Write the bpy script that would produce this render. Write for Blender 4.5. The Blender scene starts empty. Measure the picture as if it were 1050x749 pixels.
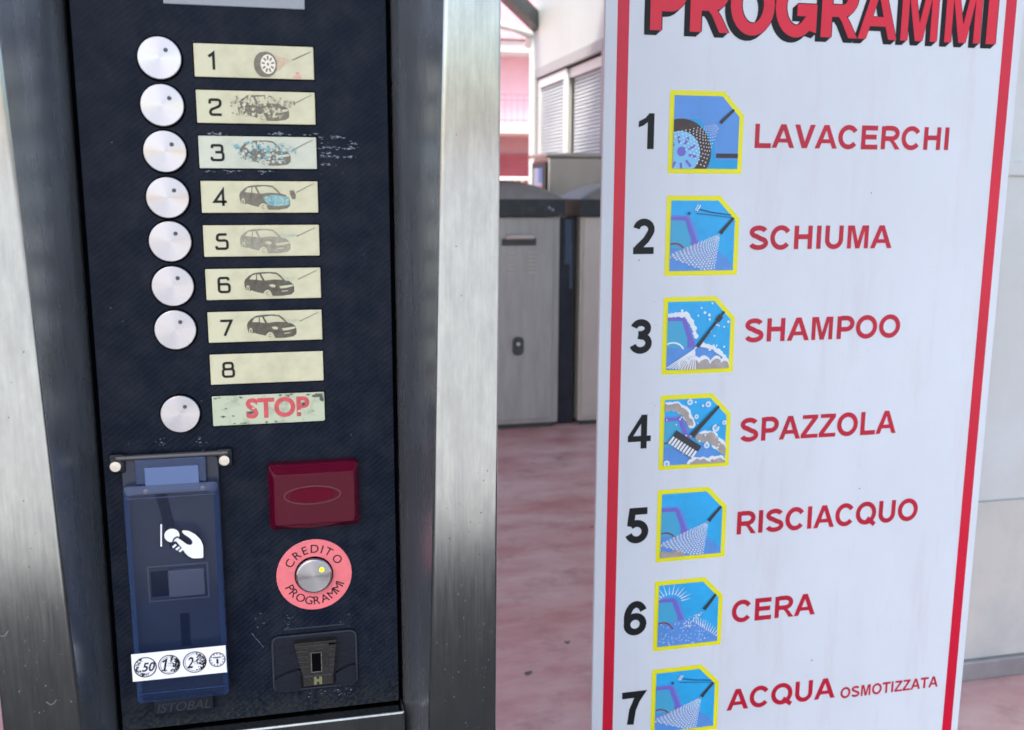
import bpy, bmesh, math, random
from math import sin, cos, pi, radians as rad
from mathutils import Matrix, Vector

S = bpy.context.scene
COL = S.collection
RND = random.Random(7)

# ------------------------------------------------------------------ camera, sky, sun, exposure
CAM_Z = 1.45
YAW, PITCH, ROLL = rad(13.053), rad(10.231), rad(0.184)
cd = bpy.data.cameras.new('camera')
cd.sensor_width = 36.0
cd.lens = 36.0 * 1000.0 / 1050.0
cd.clip_start, cd.clip_end = 0.02, 2000.0
cam = bpy.data.objects.new('camera', cd)
COL.objects.link(cam)
fwd = Vector((sin(YAW) * cos(PITCH), cos(YAW) * cos(PITCH), -sin(PITCH)))
rgt = Vector((cos(YAW), -sin(YAW), 0.0))
upv = rgt.cross(fwd)
r2 = rgt * cos(ROLL) + upv * sin(ROLL)
u2 = -rgt * sin(ROLL) + upv * cos(ROLL)
M = Matrix((r2, u2, -fwd)).transposed().to_4x4()
M.translation = (0, 0, CAM_Z)
cam.matrix_world = M
S.camera = cam
cd.dof.use_dof = True
cd.dof.focus_distance = 0.9
cd.dof.aperture_fstop = 11.0

SUN_EL, SUN_AZ = rad(52), rad(215)          # azimuth clockwise from +Y (behind the viewer, to the left)
w = bpy.data.worlds.new("World")
S.world = w
w.use_nodes = True
bg = w.node_tree.nodes['Background']
sky = w.node_tree.nodes.new('ShaderNodeTexSky')
sky.sky_type = 'NISHITA'
sky.sun_disc = False
sky.sun_elevation = SUN_EL
sky.sun_rotation = SUN_AZ
sky.air_density = 1.0
sky.dust_density = 2.6
sky.ozone_density = 1.0
w.node_tree.links.new(sky.outputs[0], bg.inputs[0])
bg.inputs[1].default_value = 0.15

sl = bpy.data.lights.new('sun', 'SUN')
sl.energy = 2.2
sl.angle = rad(12)
sl.color = (1.0, 0.95, 0.88)
so = bpy.data.objects.new('sun', sl)
COL.objects.link(so)
sdir = Vector((sin(SUN_AZ) * cos(SUN_EL), cos(SUN_AZ) * cos(SUN_EL), sin(SUN_EL)))
so.rotation_euler = sdir.to_track_quat('Z', 'Y').to_euler()
so.location = sdir * 30

S.view_settings.view_transform = 'Standard'
S.view_settings.look = 'None'
S.view_settings.gamma = 1.0
S.view_settings.exposure = 1.4
S.cycles.max_bounces = 8
S.cycles.transparent_max_bounces = 12
S.cycles.caustics_reflective = False
S.cycles.sample_clamp_indirect = 6.0


# ------------------------------------------------------------------ pixel -> plane measure (planes have real distances)
def ray(u, v):
    d = fwd + r2 * ((u - 525) / 1000.0) - u2 * ((v - 374.5) / 1000.0)
    return d


YP = 0.7222            # the control panel's plane
YS = 1.169             # the programme board's plane


def onp(u, v, Y):
    d = ray(u, v)
    k = Y / d.y
    return (d.x * k, d.z * k)       # x, z relative to the camera height


def pp(u, v):
    return onp(u, v, YP)


# ------------------------------------------------------------------ materials
def srgb(c):
    return tuple(((x / 255.0) / 12.92 if x / 255.0 <= 0.04045 else ((x / 255.0 + 0.055) / 1.055) ** 2.4) for x in c)


def mat(name, col, rough=0.5, metal=0.0, var=0.0, vscale=8.0, stretch=(1, 1, 1), bump=0.0, bscale=200.0, rvar=0.0,
        alpha=1.0, coat=0.0, spec=0.5, aniso=0.0, col2=None, lo=0.35, hi=0.65, detail=5.0):
    m = bpy.data.materials.new(name)
    m.use_nodes = True
    nt = m.node_tree
    N, L = nt.nodes, nt.links
    b = N['Principled BSDF']
    b.inputs['Base Color'].default_value = (*col, 1)
    b.inputs['Roughness'].default_value = rough
    b.inputs['Metallic'].default_value = metal
    b.inputs['Alpha'].default_value = alpha
    b.inputs['Coat Weight'].default_value = coat
    b.inputs['Specular IOR Level'].default_value = spec
    b.inputs['Anisotropic'].default_value = aniso
    tc = N.new('ShaderNodeTexCoord')
    mp = N.new('ShaderNodeMapping')
    mp.inputs['Scale'].default_value = stretch
    L.new(tc.outputs['Object'], mp.inputs['Vector'])
    if var > 0 or col2:
        n = N.new('ShaderNodeTexNoise')
        n.inputs['Scale'].default_value = vscale
        n.inputs['Detail'].default_value = detail
        n.inputs['Roughness'].default_value = 0.65
        L.new(mp.outputs[0], n.inputs['Vector'])
        r = N.new('ShaderNodeValToRGB')
        c2 = col2 if col2 else tuple(c * (1 + var) for c in col)
        c1 = col if col2 else tuple(c * (1 - var) for c in col)
        r.color_ramp.elements[0].position, r.color_ramp.elements[1].position = lo, hi
        r.color_ramp.elements[0].color = (*c1, 1)
        r.color_ramp.elements[1].color = (*c2, 1)
        L.new(n.outputs['Fac'], r.inputs['Fac'])
        L.new(r.outputs[0], b.inputs['Base Color'])
    if rvar > 0:
        n2 = N.new('ShaderNodeTexNoise')
        n2.inputs['Scale'].default_value = vscale * 1.7
        n2.inputs['Detail'].default_value = 6
        L.new(mp.outputs[0], n2.inputs['Vector'])
        mr = N.new('ShaderNodeMapRange')
        mr.inputs['From Min'].default_value, mr.inputs['From Max'].default_value = 0.3, 0.7
        mr.inputs['To Min'].default_value, mr.inputs['To Max'].default_value = max(0.02, rough - rvar), rough + rvar
        L.new(n2.outputs['Fac'], mr.inputs['Value'])
        L.new(mr.outputs[0], b.inputs['Roughness'])
    if bump > 0:
        n3 = N.new('ShaderNodeTexNoise')
        n3.inputs['Scale'].default_value = bscale
        n3.inputs['Detail'].default_value = 4
        L.new(mp.outputs[0], n3.inputs['Vector'])
        bp = N.new('ShaderNodeBump')
        bp.inputs['Strength'].default_value = bump
        bp.inputs['Distance'].default_value = 0.001
        L.new(n3.outputs['Fac'], bp.inputs['Height'])
        L.new(bp.outputs[0], b.inputs['Normal'])
    m['_mp'] = 0
    return m


def flatmat(name, rgb, rough=0.45, var=0.06, vscale=60):
    return mat(name, srgb(rgb), rough, var=var, vscale=vscale)


def node_lib(m):
    return m.node_tree.nodes, m.node_tree.links, m.node_tree.nodes['Principled BSDF']


STEEL = mat('brushed_steel', (0.38, 0.395, 0.40), 0.15, 1.0, var=0.05, vscale=1.0, stretch=(420, 420, 5), bump=0.012, bscale=4.0, rvar=0.02)
# mottled marks over the brushing: water stains on the plates
N, L, B = node_lib(STEEL)
tc = N.new('ShaderNodeTexCoord')
st = N.new('ShaderNodeTexNoise'); st.inputs['Scale'].default_value = 75; st.inputs['Detail'].default_value = 9; st.inputs['Roughness'].default_value = 0.72
mpp = N.new('ShaderNodeMapping'); mpp.inputs['Scale'].default_value = (1.6, 1.6, 0.45)
L.new(tc.outputs['Object'], mpp.inputs[0]); L.new(mpp.outputs[0], st.inputs['Vector'])
rp = N.new('ShaderNodeValToRGB'); rp.color_ramp.elements[0].position = 0.38; rp.color_ramp.elements[1].position = 0.66
rp.color_ramp.elements[0].color = (0.86, 0.86, 0.865, 1); rp.color_ramp.elements[1].color = (1.06, 1.08, 1.05, 1)
L.new(st.outputs['Fac'], rp.inputs[0])
mx = N.new('ShaderNodeMix'); mx.data_type = 'RGBA'; mx.blend_type = 'MULTIPLY'; mx.inputs['Factor'].default_value = 1.0
old = B.inputs['Base Color'].links[0].from_socket
L.new(old, mx.inputs[6]); L.new(rp.outputs[0], mx.inputs[7]); L.new(mx.outputs[2], B.inputs['Base Color'])

REVEAL = mat('dark_steel_reveal', (0.30, 0.32, 0.36), 0.27, 0.85, var=0.15, vscale=1.0, stretch=(50, 50, 6), bump=0.03, bscale=9, rvar=0.06)
GAP = mat('black_gap', (0.003, 0.003, 0.004), 0.9, spec=0.0)
PANEL = mat('navy_carbon_panel', (0.0025, 0.0055, 0.013), 0.42, spec=0.11)
N, L, B = node_lib(PANEL)
tc = N.new('ShaderNodeTexCoord')
mp = N.new('ShaderNodeMapping'); mp.inputs['Rotation'].default_value = (0, rad(38), 0)
L.new(tc.outputs['Object'], mp.inputs[0])
wv = N.new('ShaderNodeTexWave'); wv.wave_type = 'BANDS'; wv.bands_direction = 'Z'; wv.inputs['Scale'].default_value = 92; wv.inputs['Distortion'].default_value = 0.35
wv.inputs['Detail'].default_value = 1; wv.inputs['Detail Scale'].default_value = 6
L.new(mp.outputs[0], wv.inputs['Vector'])
w2 = N.new('ShaderNodeTexWave'); w2.wave_type = 'BANDS'; w2.bands_direction = 'X'; w2.inputs['Scale'].default_value = 210; w2.inputs['Distortion'].default_value = 0.2
L.new(mp.outputs[0], w2.inputs['Vector'])
ad = N.new('ShaderNodeMath'); ad.operation = 'MULTIPLY_ADD'; ad.inputs[1].default_value = 0.25
L.new(w2.outputs['Fac'], ad.inputs[0]); L.new(wv.outputs['Fac'], ad.inputs[2])
bp = N.new('ShaderNodeBump'); bp.inputs['Strength'].default_value = 0.16; bp.inputs['Distance'].default_value = 0.0006
L.new(ad.outputs[0], bp.inputs['Height']); L.new(bp.outputs[0], B.inputs['Normal'])
dn = N.new('ShaderNodeTexNoise'); dn.inputs['Scale'].default_value = 38; dn.inputs['Detail'].default_value = 10; dn.inputs['Roughness'].default_value = 0.75
L.new(tc.outputs['Object'], dn.inputs['Vector'])
dr = N.new('ShaderNodeValToRGB'); dr.color_ramp.elements[0].position = 0.42; dr.color_ramp.elements[1].position = 0.76
dr.color_ramp.elements[0].color = (0.0022, 0.0056, 0.0155, 1); dr.color_ramp.elements[1].color = (0.018, 0.022, 0.032, 1)
L.new(dn.outputs['Fac'], dr.inputs[0])
# greenish grime that has settled along the panel's bottom edge
sp = N.new('ShaderNodeSeparateXYZ'); L.new(tc.outputs['Object'], sp.inputs[0])
gm = N.new('ShaderNodeMapRange'); gm.inputs['From Min'].default_value = CAM_Z - 0.372; gm.inputs['From Max'].default_value = CAM_Z - 0.405
L.new(sp.outputs['Z'], gm.inputs['Value'])
gn = N.new('ShaderNodeTexNoise'); gn.inputs['Scale'].default_value = 330; gn.inputs['Detail'].default_value = 8
L.new(tc.outputs['Object'], gn.inputs['Vector'])
g2 = N.new('ShaderNodeMath'); g2.operation = 'MULTIPLY'; L.new(gm.outputs[0], g2.inputs[0])
g3 = N.new('ShaderNodeMapRange'); g3.inputs['From Min'].default_value = 0.42; g3.inputs['From Max'].default_value = 0.66
L.new(gn.outputs['Fac'], g3.inputs['Value']); L.new(g3.outputs[0], g2.inputs[1])
mx = N.new('ShaderNodeMix'); mx.data_type = 'RGBA'; mx.inputs[7].default_value = (0.026, 0.028, 0.02, 1)
L.new(g2.outputs[0], mx.inputs['Factor']); L.new(dr.outputs[0], mx.inputs[6]); L.new(mx.outputs[2], B.inputs['Base Color'])
rm = N.new('ShaderNodeMapRange'); rm.inputs['To Min'].default_value = 0.34; rm.inputs['To Max'].default_value = 0.6
L.new(dn.outputs['Fac'], rm.inputs['Value']); L.new(rm.outputs[0], B.inputs['Roughness'])

NAVY = mat('navy_plastic', (0.004, 0.0065, 0.014), 0.4, spec=0.3, var=0.3, vscale=40, bump=0.15, bscale=400)
ALU = mat('turned_aluminium', (0.45, 0.44, 0.47), 0.26, 1.0, bump=0.02, bscale=300)
N, L, B = node_lib(ALU)
tg = N.new('ShaderNodeTangent'); tg.direction_type = 'RADIAL'; tg.axis = 'Y'
L.new(tg.outputs[0], B.inputs['Tangent']); B.inputs['Anisotropic'].default_value = 0.95; B.inputs['Anisotropic Rotation'].default_value = 0.25
CREAM = mat('yellowed_label_plastic', srgb((204, 201, 170)), 0.38, col2=srgb((180, 176, 144)), vscale=34, lo=0.45, hi=0.75)
CREAM_PALE = mat('bleached_label_plastic', srgb((200, 203, 186)), 0.38, col2=srgb((176, 182, 166)), vscale=34, lo=0.4, hi=0.75)
CREAM_WORN = mat('worn_label_plastic', srgb((186, 194, 168)), 0.5, col2=srgb((120, 128, 104)), vscale=60, lo=0.52, hi=0.78)
INK = mat('black_ink', (0.008, 0.008, 0.010), 0.5, spec=0.25)
INKF = mat('faded_ink', srgb((112, 106, 92)), 0.5, var=0.25, vscale=300)
INKL = mat('pale_ink', srgb((146, 143, 126)), 0.5, var=0.2, vscale=300)
INKD = mat('dark_ink', srgb((84, 78, 66)), 0.5, var=0.3, vscale=300)
INKC = mat('cyan_ink', srgb((118, 168, 176)), 0.5, var=0.25, vscale=300)
INKP = mat('pale_red_ink', srgb((214, 160, 146)), 0.5, var=0.15, vscale=300)
INKR = mat('faded_red_ink', srgb((196, 78, 84)), 0.5, var=0.15, vscale=200)
INKT = mat('pale_teal_ink', srgb((166, 190, 174)), 0.5)
WHITE = mat('white_sticker', srgb((226, 228, 236)), 0.4, var=0.04, vscale=60)
CHIP = mat('scuff_white', srgb((136, 143, 156)), 0.6, var=0.3, vscale=300)
SPOT = mat('water_spot_grey', srgb((104, 108, 112)), 0.5, var=0.4, vscale=300)
DARKCHIP = mat('chipped_grey', srgb((84, 84, 76)), 0.6, var=0.3, vscale=300)
SCREW = mat('screw_metal', (0.62, 0.58, 0.53), 0.35, 1.0, bump=0.2, bscale=600)
COVER = mat('smoked_blue_plastic', (0.017, 0.032, 0.085), 0.10, alpha=0.34, spec=0.4, var=0.12, vscale=20, rvar=0.05)
COVER_RIM = mat('clear_blue_plastic', (0.024, 0.05, 0.135), 0.15, alpha=0.66)
SLOTBLUE = mat('coin_unit_navy', (0.009, 0.017, 0.043), 0.3, var=0.2, vscale=30)
LATCH = mat('slate_plastic', (0.075, 0.09, 0.15), 0.35)
NECK = mat('pale_blue_plastic', (0.085, 0.14, 0.30), 0.3)
LENS = mat('red_lens_plastic', (0.10, 0.001, 0.018), 0.13, alpha=0.64, spec=0.24)
LENS_IN = mat('red_lens_core', (0.10, 0.0015, 0.014), 0.4, spec=0.1)
LENS_RIM = mat('red_lens_ring', (0.13, 0.012, 0.03), 0.3)
PINK = mat('salmon_ring', srgb((222, 112, 120)), 0.4, var=0.06, vscale=80)
LED = mat('yellow_led', srgb((215, 225, 20)), 0.3)
B = LED.node_tree.nodes['Principled BSDF']; B.inputs['Emission Color'].default_value = (0.75, 0.8, 0.02, 1); B.inputs['Emission Strength'].default_value = 0.7
BROWN = mat('dark_brown_plastic', srgb((28, 26, 28)), 0.4, var=0.2, vscale=120, bump=0.2, bscale=500)
OLIVE = mat('olive_paint', srgb((104, 106, 70)), 0.5)
LCD = mat('grey_display', srgb((140, 144, 152)), 0.3, var=0.05)

BOARD = mat('white_board', srgb((216, 221, 230)), 0.42, var=0.035, vscale=5, stretch=(1, 1, 0.6))
N, L, B = node_lib(BOARD)
tc = N.new('ShaderNodeTexCoord'); mp = N.new('ShaderNodeMapping'); mp.inputs['Scale'].default_value = (22, 22, 2.6)
L.new(tc.outputs['Object'], mp.inputs[0])
n = N.new('ShaderNodeTexNoise'); n.inputs['Scale'].default_value = 1.0; n.inputs['Detail'].default_value = 7; n.inputs['Roughness'].default_value = 0.7
L.new(mp.outputs[0], n.inputs['Vector'])
r = N.new('ShaderNodeMapRange'); r.inputs['From Min'].default_value = 0.53; r.inputs['From Max'].default_value = 0.78; r.inputs['To Max'].default_value = 0.5
L.new(n.outputs['Fac'], r.inputs['Value'])
mx = N.new('ShaderNodeMix'); mx.data_type = 'RGBA'; mx.inputs[7].default_value = (*srgb((205, 190, 204)), 1)
old = B.inputs['Base Color'].links[0].from_socket
L.new(r.outputs[0], mx.inputs['Factor']); L.new(old, mx.inputs[6]); L.new(mx.outputs[2], B.inputs['Base Color'])
RED = mat('red_vinyl', srgb((206, 14, 52)), 0.4, var=0.08, vscale=6)
REDT = mat('red_lettering', srgb((186, 14, 50)), 0.45, var=0.1, vscale=12)
REDP = mat('bright_red_lettering', srgb((216, 20, 54)), 0.42, var=0.04, vscale=12)
BLK = mat('black_vinyl', (0.009, 0.011, 0.014), 0.5, spec=0.25)
YEL = mat('yellow_vinyl', srgb((238, 232, 8)), 0.45, var=0.03)
SKYB = mat('sky_blue_print', srgb((44, 172, 234)), 0.45, var=0.08, vscale=30)
CORN = mat('cornflower_print', srgb((92, 150, 222)), 0.45, var=0.05, vscale=30)
CYAN = mat('cyan_print', srgb((28, 160, 220)), 0.45)
MIDB = mat('mid_blue_print', srgb((90, 148, 220)), 0.45, var=0.08, vscale=40)
PURP = mat('purple_print', srgb((116, 106, 204)), 0.45)
TEAL = mat('glass_print', srgb((70, 170, 212)), 0.45)
PALEB = mat('pale_blue_print', srgb((128, 196, 236)), 0.45)
MAROON = mat('maroon_print', srgb((128, 56, 84)), 0.45)
TYRE = mat('tyre_print', srgb((72, 56, 54)), 0.5, var=0.2, vscale=90)
GREY = mat('grey_print', srgb((54, 54, 60)), 0.5)
FOAM = mat('foam_print', srgb((170, 162, 160)), 0.5, var=0.15, vscale=60)
MIST = mat('mist_print', srgb((206, 226, 244)), 0.5, alpha=0.38)
SPRAY = mat('white_print', srgb((232, 238, 246)), 0.5)

FLOOR = mat('pink_concrete', (0.48, 0.19, 0.185), 0.38, col2=(0.69, 0.51, 0.475), vscale=1.5, stretch=(0.8, 1.7, 1), lo=0.36, hi=0.66, bump=0.25, bscale=60, rvar=0.14, detail=11)
N, L, B = node_lib(FLOOR)
tc = N.new('ShaderNodeTexCoord')
n = N.new('ShaderNodeTexNoise'); n.inputs['Scale'].default_value = 5.5; n.inputs['Detail'].default_value = 12; n.inputs['Roughness'].default_value = 0.72
L.new(tc.outputs['Object'], n.inputs['Vector'])
r = N.new('ShaderNodeMapRange'); r.inputs['From Min'].default_value = 0.5; r.inputs['From Max'].default_value = 0.72; r.inputs['To Max'].default_value = 0.7
L.new(n.outputs['Fac'], r.inputs['Value'])
mx = N.new('ShaderNodeMix'); mx.data_type = 'RGBA'; mx.inputs[7].default_value = (0.31, 0.14, 0.135, 1)
old = B.inputs['Base Color'].links[0].from_socket
L.new(r.outputs[0], mx.inputs['Factor']); L.new(old, mx.inputs[6]); L.new(mx.outputs[2], B.inputs['Base Color'])
APRON = mat('pale_concrete', (0.55, 0.54, 0.50), 0.8, var=0.12, vscale=0.8, bump=0.3, bscale=50)
ROOF = mat('canopy_sheet', (0.45, 0.46, 0.47), 0.5, var=0.05)
DKMETAL = mat('dark_grey_steel', (0.05, 0.06, 0.062), 0.45, var=0.2, vscale=6)
CABSTEEL = mat('grey_cabinet_steel', (0.39, 0.41, 0.40), 0.4, 0.4, var=0.1, vscale=3, stretch=(6, 6, 1), rvar=0.08)
CABLIGHT = mat('beige_cabinet_steel', (0.57, 0.555, 0.51), 0.42, 0.6, var=0.06, vscale=3)
HOOD = mat('black_hood_plastic', (0.022, 0.032, 0.037), 0.33, col2=(0.07, 0.08, 0.08), vscale=20, lo=0.5, hi=0.85)
HOODTOP = mat('grey_hood_plastic', (0.21, 0.215, 0.205), 0.42, var=0.15, vscale=8)
INOX = mat('polished_inox', (0.66, 0.65, 0.61), 0.2, 1.0, var=0.06, vscale=1, stretch=(3, 3, 1), bump=0.12, bscale=3)
WALLW = mat('white_sandwich_panel', (0.47, 0.50, 0.475), 0.5, var=0.03, vscale=2)
FRAMEW = mat('white_frame_paint', (0.74, 0.76, 0.72), 0.4)
FRAMEG = mat('grey_frame_paint', (0.36, 0.37, 0.36), 0.45)
SHUT = mat('blind_slat_paint', (0.86, 0.90, 0.89), 0.4)
GLASS = mat('window_glass', (0.10, 0.12, 0.13), 0.08, alpha=0.10, spec=0.4)
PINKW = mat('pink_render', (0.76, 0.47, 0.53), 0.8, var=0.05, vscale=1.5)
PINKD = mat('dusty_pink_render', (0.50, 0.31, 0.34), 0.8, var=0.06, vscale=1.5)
SHUTR = mat('dark_red_shutter', (0.40, 0.10, 0.13), 0.55, var=0.1, vscale=3)
TILE = mat('pink_roof_tile', (0.70, 0.36, 0.40), 0.75, var=0.12, vscale=6)
CONC = mat('pale_slab_concrete', (0.62, 0.62, 0.60), 0.8, var=0.08, vscale=3)
RAILM = mat('mauve_rail_paint', (0.34, 0.20, 0.25), 0.5)
FENW = mat('white_rail_paint', (0.8, 0.8, 0.78), 0.45)
HEDGE = mat('hedge_green', (0.10, 0.14, 0.05), 0.8, var=0.4, vscale=12)
PART = mat('milky_partition', (0.66, 0.70, 0.70), 0.36, col2=(0.58, 0.60, 0.57), vscale=2.2, lo=0.4, hi=0.7)
PARTLOW = mat('scuffed_partition_foot', (0.60, 0.60, 0.55), 0.5, col2=(0.48, 0.50, 0.49), vscale=4, lo=0.42, hi=0.68)
ALUR = mat('aluminium_rail', (0.42, 0.43, 0.44), 0.45, 0.8, var=0.1, vscale=10)


# ------------------------------------------------------------------ mesh helpers
class MB:
    """collects shapes, links them as ONE mesh object"""

    def __init__(s):
        s.v, s.f, s.n = [], [], 0

    def add(s, vs, fs):
        o = len(s.v)
        s.v += [tuple(v) for v in vs]
        s.f += [tuple(i + o for i in f) for f in fs]
        return s

    def box(s, x0, x1, y0, y1, z0, z1, r=0.0, seg=2):
        bm = bmesh.new()
        bmesh.ops.create_cube(bm, size=1)
        for v in bm.verts:
            v.co = Vector(((x0 + x1) / 2 + v.co.x * (x1 - x0), (y0 + y1) / 2 + v.co.y * (y1 - y0), (z0 + z1) / 2 + v.co.z * (z1 - z0)))
        if r > 0:
            bmesh.ops.bevel(bm, geom=list(bm.edges), offset=r, segments=seg, profile=0.5, affect='EDGES')
        return s.bm(bm)

    def bm(s, bm, mtx=None):
        bm.verts.index_update()
        s.add([(mtx @ v.co if mtx else v.co) for v in bm.verts], [[v.index for v in f.verts] for f in bm.faces])
        bm.free()
        return s

    def poly(s, pts, y=0.0):
        """flat outline seen from the front (x, z), lifted a hair per shape so no two lie in one plane"""
        a = sum(pts[i][0] * pts[(i + 1) % len(pts)][1] - pts[(i + 1) % len(pts)][0] * pts[i][1] for i in range(len(pts)))
        if a < 0:
            pts = pts[::-1]
        yy = y - 0.000012 * (s.n % 12)
        s.n += 1
        return s.add([(p[0], yy, p[1]) for p in pts], [tuple(range(len(pts)))])

    def plate(s, pts, y0, y1):
        """outline (x, z) extruded from y0 (front) to y1 (back)"""
        a = sum(pts[i][0] * pts[(i + 1) % len(pts)][1] - pts[(i + 1) % len(pts)][0] * pts[i][1] for i in range(len(pts)))
        if a < 0:
            pts = pts[::-1]
        n = len(pts)
        vs = [(p[0], y0, p[1]) for p in pts] + [(p[0], y1, p[1]) for p in pts]
        fs = [tuple(range(n)), tuple(range(2 * n - 1, n - 1, -1))]
        fs += [(i, i + n, (i + 1) % n + n, (i + 1) % n) for i in range(n)]
        return s.add(vs, fs)

    def disc(s, cx, cz, r, y=0.0, rz=None, n=20):
        rz = rz or r
        return s.poly([(cx + r * cos(2 * pi * i / n), cz + rz * sin(2 * pi * i / n)) for i in range(n)], y)

    def ribbon(s, pts, wd, y=0.0, closed=False, w1=None):
        """stroke of constant width along (x, z) points, mitred"""
        n = len(pts)
        yy = y - 0.000012 * (s.n % 12)
        s.n += 1
        L_, R_ = [], []
        for i in range(n):
            if closed:
                a, b, c = pts[i - 1], pts[i], pts[(i + 1) % n]
            else:
                a, b, c = pts[max(i - 1, 0)], pts[i], pts[min(i + 1, n - 1)]
            d1 = Vector((b[0] - a[0], b[1] - a[1])); d2 = Vector((c[0] - b[0], c[1] - b[1]))
            if d1.length < 1e-9: d1 = d2.copy()
            if d2.length < 1e-9: d2 = d1.copy()
            d1.normalize(); d2.normalize()
            t = d1 + d2
            if t.length < 1e-6: t = d1
            t.normalize()
            nn = Vector((-t.y, t.x))
            k = max(0.35, nn.dot(Vector((-d1.y, d1.x))))
            ww = wd if w1 is None else wd + (w1 - wd) * i / (n - 1)
            h = ww / 2 / k
            L_.append((b[0] + nn.x * h, yy, b[1] + nn.y * h)); R_.append((b[0] - nn.x * h, yy, b[1] - nn.y * h))
        m = n if closed else n - 1
        return s.add(L_ + R_, [(i, n + i, n + (i + 1) % n, (i + 1) % n) for i in range(m)])

    def lathe(s, prof, cx, cz, n=40):
        """profile (radius, y) turned about the y axis through (cx, cz); closes at radius 0"""
        vs, fs = [], []
        for r, y in prof:
            for i in range(n):
                a = 2 * pi * i / n
                vs.append((cx + r * cos(a), y, cz + r * sin(a)))
        for j in range(len(prof) - 1):
            for i in range(n):
                fs.append((j * n + i, j * n + (i + 1) % n, (j + 1) * n + (i + 1) % n, (j + 1) * n + i))
        fs.append(tuple(range((len(prof) - 1) * n, len(prof) * n)))
        return s.add(vs, fs)

    def tube(s, pts, r, n=10):
        P = [Vector(p) for p in pts]
        vs, fs = [], []
        for i, p in enumerate(P):
            t = (P[min(i + 1, len(P) - 1)] - P[max(i - 1, 0)]).normalized()
            a = t.cross(Vector((0, 0, 1)))
            if a.length < 1e-3: a = t.cross(Vector((1, 0, 0)))
            a.normalize(); b = t.cross(a)
            for k in range(n):
                q = 2 * pi * k / n
                vs.append(p + a * r * cos(q) + b * r * sin(q))
        for i in range(len(P) - 1):
            for k in range(n):
                fs.append((i * n + k, i * n + (k + 1) % n, (i + 1) * n + (k + 1) % n, (i + 1) * n + k))
        fs.append(tuple(range(n))); fs.append(tuple(range((len(P) - 1) * n, len(P) * n)))
        return s.add(vs, fs)

    def beam(s, a, b, wx, wz):
        """rectangular bar from a to b"""
        a, b = Vector(a), Vector(b)
        t = (b - a).normalized()
        h = t.cross(Vector((0, 0, 1)))
        if h.length < 1e-3: h = Vector((1, 0, 0))
        h.normalize(); u = h.cross(t)
        vs = []
        for p in (a, b):
            for sx, sz in ((-1, -1), (1, -1), (1, 1), (-1, 1)):
                vs.append(p + h * sx * wx / 2 + u * sz * wz / 2)
        return s.add(vs, [(0, 1, 2, 3), (7, 6, 5, 4), (0, 4, 5, 1), (1, 5, 6, 2), (2, 6, 7, 3), (3, 7, 4, 0)])

    def build(s, name, m, parent=None, smooth=None, loc=(0, 0, 0)):
        me = bpy.data.meshes.new(name)
        me.from_pydata(s.v, [], s.f)
        me.materials.append(m)
        if smooth:
            for p in me.polygons: p.use_smooth = True
            bm = bmesh.new(); bm.from_mesh(me)
            bmesh.ops.recalc_face_normals(bm, faces=bm.faces)
            for e in bm.edges:
                e.smooth = not (len(e.link_faces) == 2 and e.calc_face_angle(0) > rad(smooth))
            bm.to_mesh(me); bm.free()
        o = bpy.data.objects.new(name, me)
        COL.objects.link(o)
        o.location = loc
        if smooth:
            wn = o.modifiers.new('weighted', 'WEIGHTED_NORMAL'); wn.keep_sharp = True; wn.weight = 100
        if parent: o.parent = parent
        return o


def thing(name, label, cat, loc=(0, 0, 0), group=None, rz=0.0):
    o = bpy.data.objects.new(name, None)
    o.empty_display_size = 0.1
    COL.objects.link(o)
    o.location = loc
    o.rotation_euler = (0, 0, rz)
    o['label'] = label; o['category'] = cat
    if group: o['group'] = group
    return o


def structure(o):
    o['kind'] = 'structure'
    return o


def copy_tree(o, parent=None):
    c = o.copy()
    COL.objects.link(c)
    if parent: c.parent = parent
    for ch in list(o.children):
        copy_tree(ch, c)
    return c


def arc(cx, cy, rx, ry, a0, a1, n=14):
    return [(cx + rx * cos(rad(a0 + (a1 - a0) * i / n)), cy + ry * sin(rad(a0 + (a1 - a0) * i / n))) for i in range(n + 1)]


def fillet(pts, r, closed=False, n=5):
    out = []
    m = len(pts)
    for i in range(m):
        if not closed and i in (0, m - 1):
            out.append(pts[i]); continue
        a, b, c = Vector(pts[i - 1]), Vector(pts[i]), Vector(pts[(i + 1) % m])
        d1, d2 = (a - b), (c - b)
        k = min(r, d1.length * 0.49, d2.length * 0.49)
        p, q = b + d1.normalized() * k, b + d2.normalized() * k
        for j in range(n + 1):
            t = j / n
            v = p * (1 - t) ** 2 + b * 2 * t * (1 - t) + q * t * t
            out.append((v.x, v.y))
    return out


def rrect(x0, x1, z0, z1, r, n=5):
    return fillet([(x0, z0), (x1, z0), (x1, z1), (x0, z1)], r, True, n)


# ------------------------------------------------------------------ lettering: heavy grotesque capitals and figures, cap height 1
def mirror(pts, w_):
    return [(w_ - x, y) for x, y in pts]


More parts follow.
